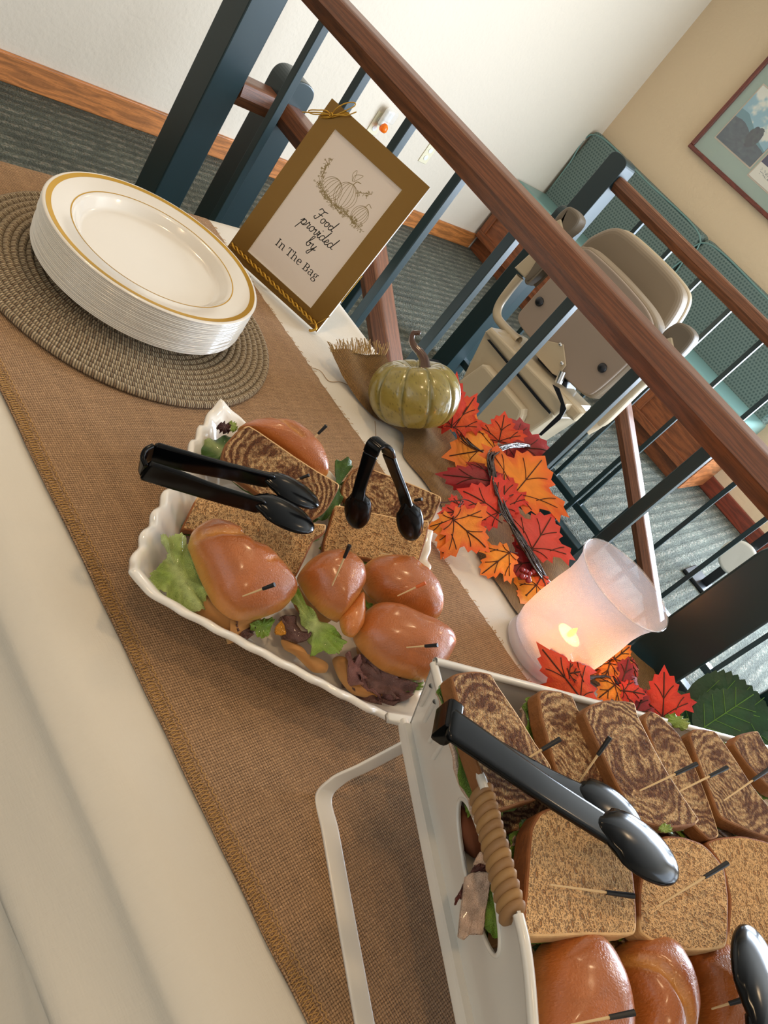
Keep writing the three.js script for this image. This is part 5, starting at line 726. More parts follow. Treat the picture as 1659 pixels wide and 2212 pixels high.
{ // the nine sandwiches on the platter
  const G = 'sandwiches on the scalloped platter';
  { // brioche behind the marbled rye
    const F = frameAt([605, 965], 0.815, 0.55, 0.75), t = thing('sandwich', 'brioche bun sandwich behind the marbled rye half on the scalloped platter', 'sandwich', [F.o.x, 0.76, F.o.z], G), L = loopOf(F, Q3([[545, 225], [600, 195], [690, 188], [780, 205], [860, 260], [920, 330], [945, 400], [935, 440], [850, 430], [700, 330], [590, 260]]));
    wmesh('top_bun', dome(F, L, 0.030, { seed: 3, creases: segs(F, Q3([[695, 195], [745, 260], [790, 300]])).map(s => [...s, 0.004, 0.003]) }), bunMat, t, 'glossy browned bun'); wmesh('bottom_bun', dome(under(F, -0.012), L.map(p => [p[0] * 0.97, -p[1] * 0.97]).reverse(), 0.018, { seed: 4, ...LOWC }), bunLow, t);
    wmesh('lettuce', sheet(lift(F, -0.006), loopOf(F, Q3([[330, 340], [400, 260], [480, 240], [560, 235], [700, 300], [600, 400], [470, 390], [380, 370]]), 140), 0.007, 40, ...LETD, { seed: 5, ruf: 0.4, rib: [0.5, 0.85] }), wetMat, t, 'dark green lettuce'); wmesh('red_lettuce', sheet(lift(F, 0.004), loopOf(F, Q3([[452, 215], [480, 190], [510, 205], [505, 240], [470, 240]])), 0.006, 60, [0.10, 0.02, 0.02], [0.05, 0.012, 0.012], { seed: 7, frill: 0.3 }), wetMat, t, 'dark red lettuce frill');
    wmesh('lettuce', sheet(lift(F, 0.001), loopOf(F, Q3([[505, 195], [535, 190], [545, 220], [520, 235]])), 0.004, 60, ...LETP, { seed: 8, frill: 0.3 }), wetMat, t);
  }
  sliceSandwich('marbled rye half sandwich leaning against brioche bun on the platter', [600, 1025], 0.822, 0.75, 0.45, [0, 0, 0], Q3([[598, 205], [700, 270], [800, 340], [900, 405], [1003, 470], [965, 555], [930, 600], [870, 628], [760, 590], [620, 500], [500, 410], [474, 350], [490, 290], [540, 235]]), crumbMats.marble[0], crustM, Q3([[598, 205], [800, 340], [1003, 470]]), { group: G, meat: TURK });
  sliceSandwich('wheat half sandwich under the black tongs on the platter', [555, 1140], 0.800, 0.72, 0.5, [0, 0, 0], Q3([[372, 520], [500, 548], [640, 585], [760, 620], [860, 640], [942, 648], [935, 690], [890, 720], [850, 800], [800, 888], [700, 830], [560, 740], [430, 690], [298, 672], [312, 628]]), crumbMats.wheat[0], crustW, Q3([[372, 520], [640, 585], [942, 648]]), { group: G, meat: HAM, let: LET });
  sliceSandwich('marbled rye half sandwich under the upright black tongs', [835, 1060], 0.822, 0.72, 0.5, [0, 0, 0], Q3([[1012, 520], [1022, 460], [1060, 405], [1110, 385], [1180, 410], [1300, 455], [1455, 522], [1448, 570], [1405, 650], [1300, 640], [1100, 590]]), crumbMats.marble[1], crustM, Q3([[1180, 410], [1455, 522]]), { group: G, meat: TURK });
  sliceSandwich('wheat half sandwich in front of the marbled rye under upright tongs', [805, 1155], 0.806, 0.75, 0.45, [0, 0, 0], Q3([[985, 563], [1060, 575], [1180, 600], [1300, 625], [1402, 632], [1395, 700], [1375, 770], [1345, 835], [1240, 830], [1100, 800], [980, 790], [928, 778], [932, 720], [955, 650]]), crumbMats.wheat[1], crustW, Q3([[985, 563], [1180, 600], [1402, 632]]), { group: G, meat: HAM, let: LET });
  const F = (c, y, cam = 0.45, up = 0.8) => frameAt(c, y, cam, up);
  const base = (f, L, s) => { const v = f.o.clone().sub(CAM).setY(0).normalize(), q = frame(f.o.clone().addScaledVector(v, 0.012).add(V(0, -0.014, 0)), V(0, -1, 0), f.u); const U = L.map(p => { const w = f.at(p[0] * 0.82, p[1] * 0.82).addScaledVector(v, 0.012); return q.to(w); }); return dome(q, U[0][0] * U[20][1] - U[0][1] * U[20][0] > 0 ? U : U.slice().reverse(), f.o.y - 0.014 - 0.7535, { seed: s, ...LOWC }); };
  { // large bun with the bright lettuce leaf
    const f = F([520, 1240], 0.808), t = thing('sandwich', 'brioche roll half with a big bright lettuce leaf at platter corner', 'sandwich', [f.o.x, 0.76, f.o.z], G), L = loopOf(f, Q3([[400, 645], [465, 655], [520, 690], [575, 750], [660, 785], [730, 850], [792, 935], [796, 972], [745, 1030], [650, 1068], [560, 1080], [500, 1060], [440, 1005], [385, 900], [335, 770], [338, 690]]));
    wmesh('top_bun', dome(f, L, 0.036, { seed: 11, cy: 0.004, creases: [...segs(f, Q3([[330, 735], [420, 740], [500, 750], [580, 745]])).map(s => [...s, 0.006, 0.0035]), ...segs(f, Q3([[625, 880], [690, 850]])).map(s => [...s, 0.002, 0.002])] }), bunMat, t, 'glossy browned bun top');
    wmesh('lettuce', sheet(lift(f, -0.007), loopOf(f, Q3([[212, 690], [270, 676], [335, 682], [380, 800], [420, 930], [425, 1005], [350, 1018], [290, 985], [230, 950], [158, 880], [185, 840], [235, 790], [245, 740]]), 180), 0.009, 42, ...LETP, { seed: 13, frill: 0.16, ruf: 0.35, edge: 1, rib: [0.8, 0.6] }), wetMat, t, 'bright ruffled lettuce leaf');
    wmesh('lettuce', sheet(lift(f, -0.014), loopOf(f, Q3([[620, 1075], [690, 1040], [740, 1040], [710, 1120], [660, 1130]])), 0.004, 50, ...LET, { seed: 14, frill: 0.2 }), wetMat, t);
    wmesh('roast_beef', sheet(lift(f, -0.016), loopOf(f, Q3([[560, 1060], [640, 1060], [650, 1110], [600, 1120], [560, 1090]])), 0.010, 70, ...BEEF, { seed: 15, th: 0.003 }), wetMat, t); wmesh('cheese', sheet(lift(f, -0.018), loopOf(f, Q3([[515, 1070], [560, 1080], [600, 1128], [590, 1138], [540, 1105]])), 0.0015, 20, ...CHED, { seed: 16, th: 0.002 }), wetMat, t, 'orange cheese slice');
    wmesh('bottom_bun', base(f, L, 17), bunLow, t); wmesh('bun_edge', dome(lift(f, -0.022), loopOf(f, Q3([[380, 1000], [480, 1050], [580, 1125], [540, 1140], [700, 1020], [640, 900], [450, 860], [370, 940]])), 0.014, { seed: 17, ...LOWC }), bunLow, t);
  }
  { // small bun with lettuce and beef in the middle
    const f = F([714, 1275], 0.812), t = thing('sandwich', 'small brioche wedge with curled lettuce and roast beef mid platter', 'sandwich', [f.o.x, 0.76, f.o.z], G), L = loopOf(f, Q3([[815, 890], [850, 830], [900, 795], [965, 782], [1035, 800], [1088, 850], [1103, 920], [1070, 1000], [1000, 1080], [920, 1040], [860, 975]]));
    wmesh('top_bun', dome(f, L, 0.034, { seed: 21, creases: segs(f, Q3([[1010, 1075], [1050, 1010], [1100, 960]])).map(s => [...s, 0.004, 0.003]) }), bunMat, t, 'glossy browned bun top');
    wmesh('torn_flap', dome(lift(f, 0.002), loopOf(f, Q3([[1000, 1070], [1045, 1010], [1098, 960], [1106, 1040], [1098, 1110], [1060, 1158], [1015, 1140]])), 0.014, { seed: 22, top: l3(0xc07030) }), bunMat, t, 'torn lighter bun flap');
    wmesh('lettuce', sheet(lift(f, -0.004), loopOf(f, Q3([[795, 900], [830, 940], [880, 1030], [950, 1080], [1038, 1150], [1035, 1180], [1005, 1220], [940, 1215], [890, 1222], [885, 1160], [870, 1110], [820, 1020], [795, 960]]), 180), 0.007, 44, ...LETP, { seed: 23, frill: 0.12, ruf: 0.35, rib: [0.8, -0.6] }), wetMat, t, 'curled pale green lettuce leaf');
    wmesh('roast_beef', sheet(lift(f, -0.012), loopOf(f, Q3([[768, 1030], [830, 1040], [880, 1100], [880, 1145], [830, 1150], [785, 1120]])), 0.010, 60, ...BEEF, { seed: 24, th: 0.004, frill: 0.05, ruf: 0.3 }), wetMat, t, 'folded roast beef'); wmesh('cheese', sheet(lift(f, -0.016), loopOf(f, Q3([[742, 1080], [770, 1050], [790, 1110], [745, 1110]])), 0.001, 20, ...CHED, { seed: 25, th: 0.002 }), wetMat, t);
    wmesh('bottom_bun', base(f, L, 26), bunLow, t); wmesh('bun_edge', dome(lift(f, -0.026), loopOf(f, Q3([[785, 1120], [860, 1150], [900, 1225], [995, 1235], [990, 1270], [930, 1265], [850, 1190], [800, 1160]])), 0.010, { seed: 26, ...LOWC }), bunLow, t);
  }
  { // bun at the right edge
    const f = F([862, 1275], 0.812), t = thing('sandwich', 'shiny brioche half with an orange pick at platter edge', 'sandwich', [f.o.x, 0.76, f.o.z], G), L = loopOf(f, Q3([[1092, 870], [1130, 820], [1200, 803], [1280, 808], [1370, 865], [1430, 940], [1452, 1015], [1440, 1070], [1400, 1092], [1320, 1060], [1220, 1025], [1130, 960]]));
    wmesh('top_bun', dome(f, L, 0.034, { seed: 31, creases: segs(f, Q3([[1310, 890], [1345, 865]])).map(s => [...s, 0.002, 0.002]) }), bunMat, t, 'glossy browned bun top'); wmesh('bottom_bun', base(f, L, 36), bunLow, t); wmesh('bun_edge', dome(lift(f, -0.02), loopOf(f, Q3([[1365, 870], [1420, 880], [1468, 950], [1450, 1030], [1430, 1060], [1400, 960]])), 0.014, { seed: 32, top: l3(0xc98542) }), bunLow, t);
    wmesh('lettuce', sheet(lift(f, -0.010), loopOf(f, Q3([[1100, 960], [1170, 990], [1165, 1010], [1120, 1000]])), 0.003, 60, ...LET, { seed: 33, frill: 0.2 }), wetMat, t); wmesh('lettuce', sheet(lift(f, -0.012), loopOf(f, Q3([[1400, 1060], [1445, 1050], [1455, 1110], [1420, 1110]])), 0.004, 60, ...LETP, { seed: 34, frill: 0.25 }), wetMat, t);
  }
  { // front right bun with roast beef spilling out
    const f = F([862, 1390], 0.808), t = thing('sandwich', 'brioche roll half with roast beef spilling out beside white tray', 'sandwich', [f.o.x, 0.76, f.o.z], G), L = loopOf(f, Q3([[1066, 1150], [1090, 1070], [1150, 1018], [1225, 1022], [1330, 1068], [1430, 1110], [1492, 1155], [1505, 1205], [1480, 1260], [1440, 1310], [1390, 1340], [1320, 1340], [1200, 1300], [1110, 1225]]));
    wmesh('top_bun', dome(f, L, 0.037, { seed: 41, creases: segs(f, Q3([[1340, 1075], [1420, 1105], [1500, 1160]])).map(s => [...s, 0.004, 0.003]) }), bunMat, t, 'glossy browned bun top');
    for (const [dz, dx, dy, k] of [[-0.020, 0, 0, 43], [-0.014, 14, -22, 48], [-0.009, 40, -10, 49]]) wmesh('roast_beef', sheet(lift(f, dz), loopOf(f, Q3([[1062, 1230], [1100, 1220], [1160, 1290], [1240, 1330], [1330, 1375], [1320, 1420], [1280, 1458], [1230, 1440], [1150, 1400], [1085, 1350], [1060, 1290]].map(p => [p[0] * 0.86 + 165 + dx, p[1] * 0.86 + 188 + dy])), 140), 0.014, 55, ...(k === 48 ? HAM : BEEF), { seed: k, th: 0.004, frill: 0.06, ruf: 0.3 }), wetMat, t, 'folded dark roast beef'); wmesh('roast_beef', sheet(lift(f, -0.009), loopOf(f, Q3([[1045, 1215], [1090, 1230], [1150, 1300], [1130, 1350], [1080, 1330]])), 0.010, 60, ...HAM, { seed: 44, th: 0.004, frill: 0.05, ruf: 0.3 }), wetMat, t, 'pinkish roast beef fold');
    wmesh('lettuce', sheet(lift(f, -0.010), loopOf(f, Q3([[1290, 1345], [1390, 1340], [1395, 1370], [1340, 1390], [1300, 1375]])), 0.004, 60, ...LET, { seed: 45, frill: 0.25 }), wetMat, t);
    wmesh('bottom_bun', base(f, L, 46), bunLow, t); wmesh('bun_edge', dome(lift(f, -0.026), loopOf(f, Q3([[1015, 1210], [1060, 1200], [1200, 1300], [1350, 1350], [1300, 1400], [1120, 1370], [1050, 1300]])), 0.012, { seed: 46, ...LOWC }), bunLow, t);
  }
  { // loose lettuce between the bread halves
    const f = F([730, 1060], 0.80, 0.5, 0.7); const fr = (n, P, s, c = LETD) => { const g = sheet(f, loopOf(f, Q3(P)), 0.006, 34, ...c, { seed: s, frill: 0.15 }); single('lettuce_leaf', n, 'lettuce', g, wetMat); };
    fr('dark green lettuce leaf between the two marbled rye sandwiches', [[985, 370], [1025, 352], [1064, 378], [1040, 420], [1012, 460], [1020, 530], [990, 580], [930, 630], [880, 640], [940, 560], [1000, 470]], 51);
  }
  // picks
  const k = (label, a, ya, b, yb, f, tip) => pick(label, Q3([a])[0], ya, Q3([b])[0], yb, f, tip);
  k('wooden pick with black tip standing in the rear brioche bun', [882, 268], 0.842, [944, 206], 0.862, 0.45);
  k('short black pick tip between tongs and marbled rye', [818, 446], 0.832, [866, 428], 0.842, 0.25);
  k('wooden pick with black tip upright in the small brioche wedge', [990, 876], 0.848, [1048, 742], 0.880, 0.62);
  k('pick with orange tip in the shiny brioche half', [1312, 946], 0.846, [1388, 910], 0.862, 0.5, 'orange');
  k('wooden pick with black tip in the bun beside bright lettuce', [625, 950], 0.842, [712, 918], 0.858, 0.45);
  k('wooden pick with black tip in the roast beef bun', [1356, 1196], 0.842, [1442, 1190], 0.858, 0.4);
  k('pick with red tip lying on the wheat sandwich', [1230, 785], 0.812, [1335, 802], 0.818, 0.5, 'red');
  k('short black pick tip in the marbled rye beside upright tongs', [1335, 542], 0.838, [1372, 535], 0.848, 0.2);
}
function tongs(label, hinge, arms, side, w, thick = 0.0045) {
  const o = hinge[0].clone(), t = thing('serving_tongs', label, 'tongs', o.toArray());
  wmesh('hinge', sweepBar(hinge, w, thick, side, 30), blackPlastic, t);
  for (const a of arms) { wmesh('arm', sweepBar(a.pts, a.w || w, 0.0052, a.side || side, 40), blackPlastic, t); if (a.spoon) wmesh('spoon', spoon(...a.spoon), blackPlastic, t, 'rounded spoon end'); }
  return t;
}
{
  const p = (x, y, h) => { const q = Q3([[x, y]])[0]; return pixY(q[0], q[1], h); }, up = V(0, 1, 0), y = 0.862;
  const sd = V(-0.12, 0.96, 0.25).normalize();
  tongs('black plastic tongs lying across rye and wheat sandwiches on platter', [p(165, 322, y + 0.006), p(128, 345, y + 0.004), p(118, 378, y + 0.001), p(128, 408, y)], [
    { pts: [p(160, 322, y + 0.006), p(300, 362, y + 0.006), p(500, 410, y + 0.004), p(700, 455, y + 0.001)], w: [0.020, 0.020, 0.017, 0.016], side: sd, spoon: [p(785, 497, y - 0.002), p(880, 540, y - 0.005).sub(p(690, 450, y + 0.001)), up, 0.066, 0.034, 0.014] },
    { pts: [p(128, 405, y), p(270, 450, y), p(450, 510, y), p(660, 570, y)], w: [0.020, 0.020, 0.017, 0.016], side: sd, spoon: [p(748, 600, y - 0.002), p(850, 650, y - 0.004).sub(p(650, 560, y)), up, 0.068, 0.036, 0.015] }], sd, 0.017);
  const h = 0.875, sd2 = V(0.75, 0.1, -0.35).normalize(), nd2 = V(0.3, 0.6, 0.72).normalize();
  tongs('black plastic tongs propped upright over the rye and wheat halves', [p(1140, 335, h + 0.045), p(1160, 292, h + 0.055), p(1186, 282, h + 0.057), p(1212, 300, h + 0.055), p(1225, 340, h + 0.045)], [
    { pts: [p(1142, 330, h + 0.046), p(1120, 400, h + 0.03), p(1095, 480, h + 0.012), p(1082, 540, h)], w: [0.014, 0.013, 0.012, 0.013], side: sd2, spoon: [p(1085, 580, h - 0.012), p(1085, 640, h - 0.026).sub(p(1085, 530, h)), nd2, 0.05, 0.026, 0.016] },
    { pts: [p(1222, 335, h + 0.046), p(1250, 410, h + 0.03), p(1285, 500, h + 0.012), p(1305, 570, h)], w: [0.014, 0.013, 0.012, 0.013], side: sd2, spoon: [p(1318, 632, h - 0.014), p(1330, 700, h - 0.03).sub(p(1305, 565, h)), nd2, 0.055, 0.028, 0.016] }], sd2, 0.015);
}
// ---------------------------------------------------------------- white metal tray on its stand
const KC = V(-0.099, 0, -0.479), E1 = V(0.88, 0, 0.47).normalize(), E2 = V(0.47, 0, -0.88).addScaledVector(V(0.88, 0, 0.47).normalize(), -V(0.47, 0, -0.88).dot(V(0.88, 0, 0.47).normalize())).normalize();
const TP = (a, b, y) => KC.clone().addScaledVector(E1, a).addScaledVector(E2, b).setY(y);
const TW = 0.312, TL = 0.50, RIM = 0.897, BOT = 0.826, FL = 0.020;   // width, length, rim height, floor height, flare
const enamel = phy({ color: 0xdedad2, roughness: 0.28, clearcoat: 0.5, clearcoatRoughness: 0.1 });
{
  const t = thing('serving_tray', 'white metal tray with wrapped cane handle, filled with rye, wheat and brioche sandwiches', 'tray', TP(TW / 2, TL / 2, BOT - 0.006).toArray());
  wmesh('floor', (() => { const g = new THREE.BoxGeometry(TW - 2 * FL * 0.6, 0.003, TL - 2 * FL); g.applyMatrix4(new THREE.Matrix4().makeBasis(E1, V(0, 1, 0), E2.clone().negate()).setPosition(TP(TW / 2, TL / 2, BOT))); return g; })(), enamel, t);
  // end walls with raised middle and an oval grip hole
  const hump = a => RIM - 0.003 + 0.028 * smooth(0.03, 0.115, Math.min(a, TW - a));
  for (const end of [0, 1]) {
    const o = TP(0, end ? TL : 0, RIM), sl = V(0, -(RIM - BOT), 0).addScaledVector(E2, (end ? -1 : 1) * FL * 1.35), vv = sl.clone().normalize(), nn = new THREE.Vector3().crossVectors(E1, vv).normalize(), len = sl.length();
    const s = new THREE.Shape(), toV = y => (RIM - y) / (RIM - BOT) * len; s.moveTo(0.012, toV(BOT)); for (let i = 0; i <= 60; i++) { const a = TW * i / 60; s.lineTo(a, toV(hump(a))); } s.lineTo(TW - 0.012, toV(BOT)); s.closePath();
    const hole = new THREE.Path(); hole.absellipse((0.104 + 0.202) / 2, toV(0.883), 0.049, 0.0195, 0, Math.PI * 2, true); s.holes.push(hole);
    const g = new THREE.ExtrudeGeometry(s, { depth: 0.0022, bevelEnabled: false, curveSegments: 48 }); g.applyMatrix4(new THREE.Matrix4().makeBasis(E1, vv, nn).setPosition(o)); wmesh('end_wall', g, enamel, t);
    const at = (a, y) => o.clone().addScaledVector(E1, a).addScaledVector(vv, toV(y)); for (const [r0, r1] of [[0, 0.116], [0.192, TW]]) { const rimPts = []; for (let i = 0; i <= 24; i++) { const a = mix(r0, r1, i / 24); rimPts.push(at(a, hump(a))); } wmesh('end_rim', tube(rimPts, 0.0034, 60, 8), enamel, t); }
    wmesh('hole_rim', new THREE.TubeGeometry(new THREE.CatmullRomCurve3(Array.from({ length: 40 }, (_, i) => at(0.153 + 0.049 * Math.cos(i / 40 * 6.2832), 0.883 + 0.0195 * (RIM - BOT) / len * Math.sin(i / 40 * 6.2832))), true), 80, 0.0016, 6, true), enamel, t);
    if (!end) {
      // cane wrap: one flattened coil turn after another round the grip
      for (let i = 0; i < 13; i++) { const a = 0.1165 + i * 0.0060; const c = at(a, hump(a) - 0.0065), g = new THREE.TorusGeometry(0.0036, 0.0036, 10, 28); g.scale(0.9, 1.55, 1.0); const ax = E1.clone().addScaledVector(vv, -0.32).normalize(), m = new THREE.Matrix4().lookAt(V(0, 0, 0), ax, V(0, 1, 0)); g.applyMatrix4(m); g.translate(c.x, c.y, c.z); wmesh('cane_wrap', g, std({ color: i % 2 ? 0xa07a4c : 0x96714a, roughness: 0.5 }), t, i ? undefined : 'tan cane binding'); }
      for (const [a, y] of [[0.012, 0.869], [0.026, 0.869], [0.044, 0.870], [0.058, 0.870]]) { const c = at(a, y).addScaledVector(nn, -0.0004); wmesh('embossed_bar', tube([c.clone().addScaledVector(vv, 0.014), c, c.clone().addScaledVector(vv, -0.014)], 0.0024, 10, 8), enamel, t); }
    }
  }
  for (const sd of [0, 1]) { const a0 = sd ? TW : 0, a1 = sd ? TW - 0.012 : 0.012, th = 0.0022; const P = [TP(a0, 0, RIM), TP(a0, TL, RIM), TP(a1, TL - FL * 1.35, BOT), TP(a1, FL * 1.35, BOT)], n = V().crossVectors(P[1].clone().sub(P[0]), P[3].clone().sub(P[0])).normalize().multiplyScalar(th * (sd ? -1 : 1)); const v = [...P, ...P.map(p => p.clone().add(n))], pos = v.flatMap(p => p.toArray()); const g = new THREE.BufferGeometry(); g.setAttribute('position', new THREE.Float32BufferAttribute(pos, 3)); g.setAttribute('uv', new THREE.Float32BufferAttribute(new Float32Array(16), 2)); g.setIndex([0, 1, 2, 0, 2, 3, 4, 6, 5, 4, 7, 6, 0, 4, 5, 0, 5, 1, 2, 6, 7, 2, 7, 3]); const g2 = g.toNonIndexed(); g2.computeVertexNormals(); const em = enamel.clone(); em.side = THREE.DoubleSide; wmesh('side_wall', g2, em, t); wmesh('side_rim', tube([TP(a0, 0, RIM), TP(a0, TL / 2, RIM), TP(a0, TL, RIM)], 0.0034, 20, 8), enamel, t); }
}
{ // flat-bar stand that carries the tray
  const t = thing('tray_stand', 'white flat-bar metal stand under the sandwich tray', 'stand', TP(TW / 2, TL / 2, TOP).toArray()), y0 = TOP + 0.005, sd = E2;
  const yT = BOT - 0.008;
  wmesh('top_frame', merge([sweepBar([TP(0.006, 0.036, yT), TP(TW / 2, 0.036, yT), TP(TW - 0.006, 0.036, yT)], 0.012, 0.007, E2, 20), sweepBar([TP(0.006, TL - 0.012, yT), TP(TW / 2, TL - 0.012, yT), TP(TW - 0.006, TL - 0.012, yT)], 0.012, 0.007, E2, 20), sweepBar([TP(0.004, 0.01, yT), TP(0.004, TL / 2, yT), TP(0.004, TL - 0.01, yT)], 0.010, 0.007, E1, 20), sweepBar([TP(TW - 0.004, 0.01, yT), TP(TW - 0.004, TL / 2, yT), TP(TW - 0.004, TL - 0.01, yT)], 0.010, 0.007, E1, 20)]), enamel, t);
  wmesh('end_lip', sweepBar([TP(0.006, 0.0235, yT + 0.003), TP(TW / 2, 0.0235, yT + 0.003), TP(TW - 0.006, 0.0235, yT + 0.003)], 0.007, 0.011, E2, 20), enamel, t);
  const c1 = pixY(697, 1705, y0), leg = pixY(886, 1605, yT), foot = pixY(765, 2110, y0).sub(pixY(710, 1800, y0)).normalize();
  const far = c1.clone().addScaledVector(foot, 0.30), legF = leg.clone().addScaledVector(foot, 0.30), wdir = V().crossVectors(foot, V(0, 1, 0)).normalize();
  wmesh('leg_loop', sweepBar([leg, leg.clone().lerp(c1, 0.5), leg.clone().lerp(c1, 0.86).add(V(0, 0.003, 0)), c1.clone().addScaledVector(foot, 0.006), c1.clone().addScaledVector(foot, 0.035), c1.clone().lerp(far, 0.5), far.clone().addScaledVector(foot, -0.035), far.clone().addScaledVector(foot, -0.006), legF.clone().lerp(far, 0.86).add(V(0, 0.003, 0)), legF], 0.0165, 0.0032, wdir, 160), enamel, t, 'white flat bar bent into a leg loop');
  const b2 = E2.clone().multiplyScalar(TL - 0.02); for (const a of [0.01, TW - 0.01]) wmesh('leg', sweepBar([TP(a, TL - 0.02, yT), TP(a, TL - 0.01, TOP + 0.04), TP(a, TL, TOP + 0.006)], 0.016, 0.0032, E1, 20), enamel, t);
}
{ // sandwiches in the tray
  const G = 'sandwiches in the white tray', e = [E2.x * 0.16, 0, E2.z * 0.16];
  const M = (label, c, y, poly, mi, cut, o = {}) => sliceSandwich(label, Q5([c])[0], y, o.cam ?? 0.28, o.up ?? 0.85, o.e || e, Q5(poly), crumbMats.marble[mi], crustM, Q5(cut || []), { group: G, meat: TURK, let: LET, depth: 0.014, ...o });
  M('marbled rye sandwich against the tray end wall beside wrapped handle', [460, 380], 0.928, [[240, 110], [272, 85], [350, 76], [420, 90], [450, 140], [540, 270], [620, 400], [692, 512], [650, 640], [560, 672], [445, 705], [400, 620], [335, 440], [280, 260]], 0, [[450, 140], [540, 270], [692, 512]]);
  M('marbled rye sandwich, second in the row from the wrapped handle', [800, 430], 0.926, [[630, 185], [650, 160], [720, 165], [785, 190], [812, 250], [905, 400], [1000, 560], [1010, 680], [975, 705], [820, 640], [715, 530], [675, 400], [645, 290]], 1, [[812, 250], [1000, 560]]);
  M('marbled rye sandwich, middle of the row, overlapping its neighbours', [1080, 500], 0.938, [[835, 265], [870, 225], [950, 205], [1060, 218], [1080, 280], [1140, 400], [1205, 520], [1282, 640], [1352, 742], [1325, 770], [1200, 782], [1080, 745], [1000, 620], [930, 480], [870, 350]], 2, [[1060, 218], [1205, 520], [1352, 742]]);
  M('marbled rye sandwich tucked half under its neighbour in the tray', [1280, 540], 0.922, [[1105, 295], [1130, 255], [1175, 275], [1262, 360], [1340, 520], [1395, 660], [1442, 812], [1395, 832], [1300, 740], [1200, 560], [1140, 400]], 0, [[1175, 275], [1340, 520], [1442, 812]]);
  M('marbled rye sandwich beside the green leaf along tray wall', [1500, 570], 0.928, [[1308, 365], [1335, 335], [1420, 345], [1455, 385], [1520, 480], [1590, 590], [1690, 720], [1700, 830], [1600, 805], [1450, 735], [1400, 620], [1345, 480]], 1, [[1420, 345], [1590, 590], [1690, 720]]);
  M('marbled rye sandwich farthest from the wrapped handle', [1620, 470], 0.930, [[1505, 405], [1530, 362], [1612, 345], [1645, 400], [1705, 490], [1780, 640], [1680, 610], [1570, 500]], 2, [[1612, 345], [1705, 490]]);
  const Wt = (label, c, y, poly, wi, cut, o = {}) => sliceSandwich(label, Q5([c])[0], y, 0.36, 0.80, o.e || e, Q5(poly), crumbMats.wheat[wi], crustW, Q5(cut), { group: G, meat: TURK, let: LET, depth: 0.017, fill: 0.011, ...o });
  const w1 = Wt('wheat sandwich with turkey and lettuce poking through tray grip hole', [820, 1000], 0.926, [[598, 780], [640, 708], [720, 682], [850, 722], [960, 850], [1050, 955], [1069, 1100], [1064, 1255], [850, 1262], [572, 1262], [575, 1050], [585, 900]], 0, [[572, 1262], [850, 1262], [1064, 1255]]);
  Wt('wheat sandwich beside the tongs spoon in the tray middle row', [1280, 1080], 0.924, [[1095, 985], [1150, 850], [1200, 815], [1285, 820], [1365, 850], [1410, 890], [1465, 965], [1484, 1100], [1472, 1312], [1300, 1332], [1150, 1290], [1086, 1240], [1082, 1080]], 1, [[1086, 1240], [1300, 1332], [1472, 1312]]);
  Wt('wheat sandwich farthest from wrapped handle in tray middle row', [1600, 1080], 0.918, [[1385, 850], [1430, 825], [1540, 815], [1650, 840], [1740, 920], [1750, 1200], [1720, 1332], [1560, 1332], [1478, 1310], [1488, 1100], [1455, 955]], 0, [[1478, 1310], [1720, 1332]]);
  // the layer of sandwiches underneath carries the ones in view
  scene.children.filter(o => o.userData.group === G).forEach(o => { const c = o.clone(), v = o.position.clone().sub(CAM), k = 0.05 / -v.y * 0.5; c.name = numbered('sandwich'); c.position.add(V(v.x * k, -0.05, v.z * k)); if (o.userData.label.includes('end wall')) c.position.addScaledVector(E2, 0.034).addScaledVector(E1, 0.008); c.scale.setScalar(0.9); scene.add(c); tag(c, o.userData.label.startsWith('wheat') ? 'wheat sandwich in the lower layer of the tray' : 'marbled rye sandwich in the lower layer of the tray', 'sandwich', 'lower layer of sandwiches in the tray'); });
  { // turkey, bacon and lettuce hanging out through the grip hole
    const F = frame(TP(0.16, -0.012, 0.868), camN(TP(0.16, -0.012, 0.868), 0.9, 0.25), RIGHT), q = a => a.map(([x, y]) => [940 + x / 5.53, 1700 + y / 5.53]);
    wmesh('turkey', sheet(lift(F, 0.004), loopOf(F, q([[350, 1080], [480, 1020], [640, 1030], [640, 1200], [590, 1500], [560, 1760], [400, 1770], [330, 1830], [265, 1780], [300, 1450]]), 80, 0.2), 0.0012, 30, ...TURK, { seed: 61, th: 0.004, frill: 0.03 }), wetMat, w1.t, 'pale sliced turkey');
    wmesh('turkey', sheet(lift(F, -0.006), loopOf(F, q([[480, 900], [560, 760], [640, 860], [640, 960], [560, 930], [490, 960]]), 60), 0.0015, 40, ...TURK, { seed: 62, th: 0.003 }), wetMat, w1.t); wmesh('bacon', sheet(lift(F, -0.003), loopOf(F, q([[430, 1030], [480, 940], [560, 905], [650, 960], [620, 1035], [500, 1020]]), 60), 0.003, 60, ...BACON, { seed: 63, th: 0.003, frill: 0.2 }), wetMat, w1.t, 'dark crisp bacon'); wmesh('bacon', sheet(lift(F, -0.001), loopOf(F, q([[340, 1150], [360, 1130], [330, 1330], [290, 1340], [240, 1420], [245, 1330], [290, 1260]]), 60), 0.002, 60, ...BACON, { seed: 64, th: 0.003, frill: 0.2 }), wetMat, w1.t);
    wmesh('lettuce', sheet(lift(F, 0.001), loopOf(F, q([[640, 1180], [700, 1150], [740, 1350], [760, 1550], [820, 1700], [740, 1820], [640, 1740], [570, 1600], [590, 1400]]), 60), 0.004, 50, ...LET, { seed: 65, frill: 0.12 }), wetMat, w1.t, 'green lettuce');
  }
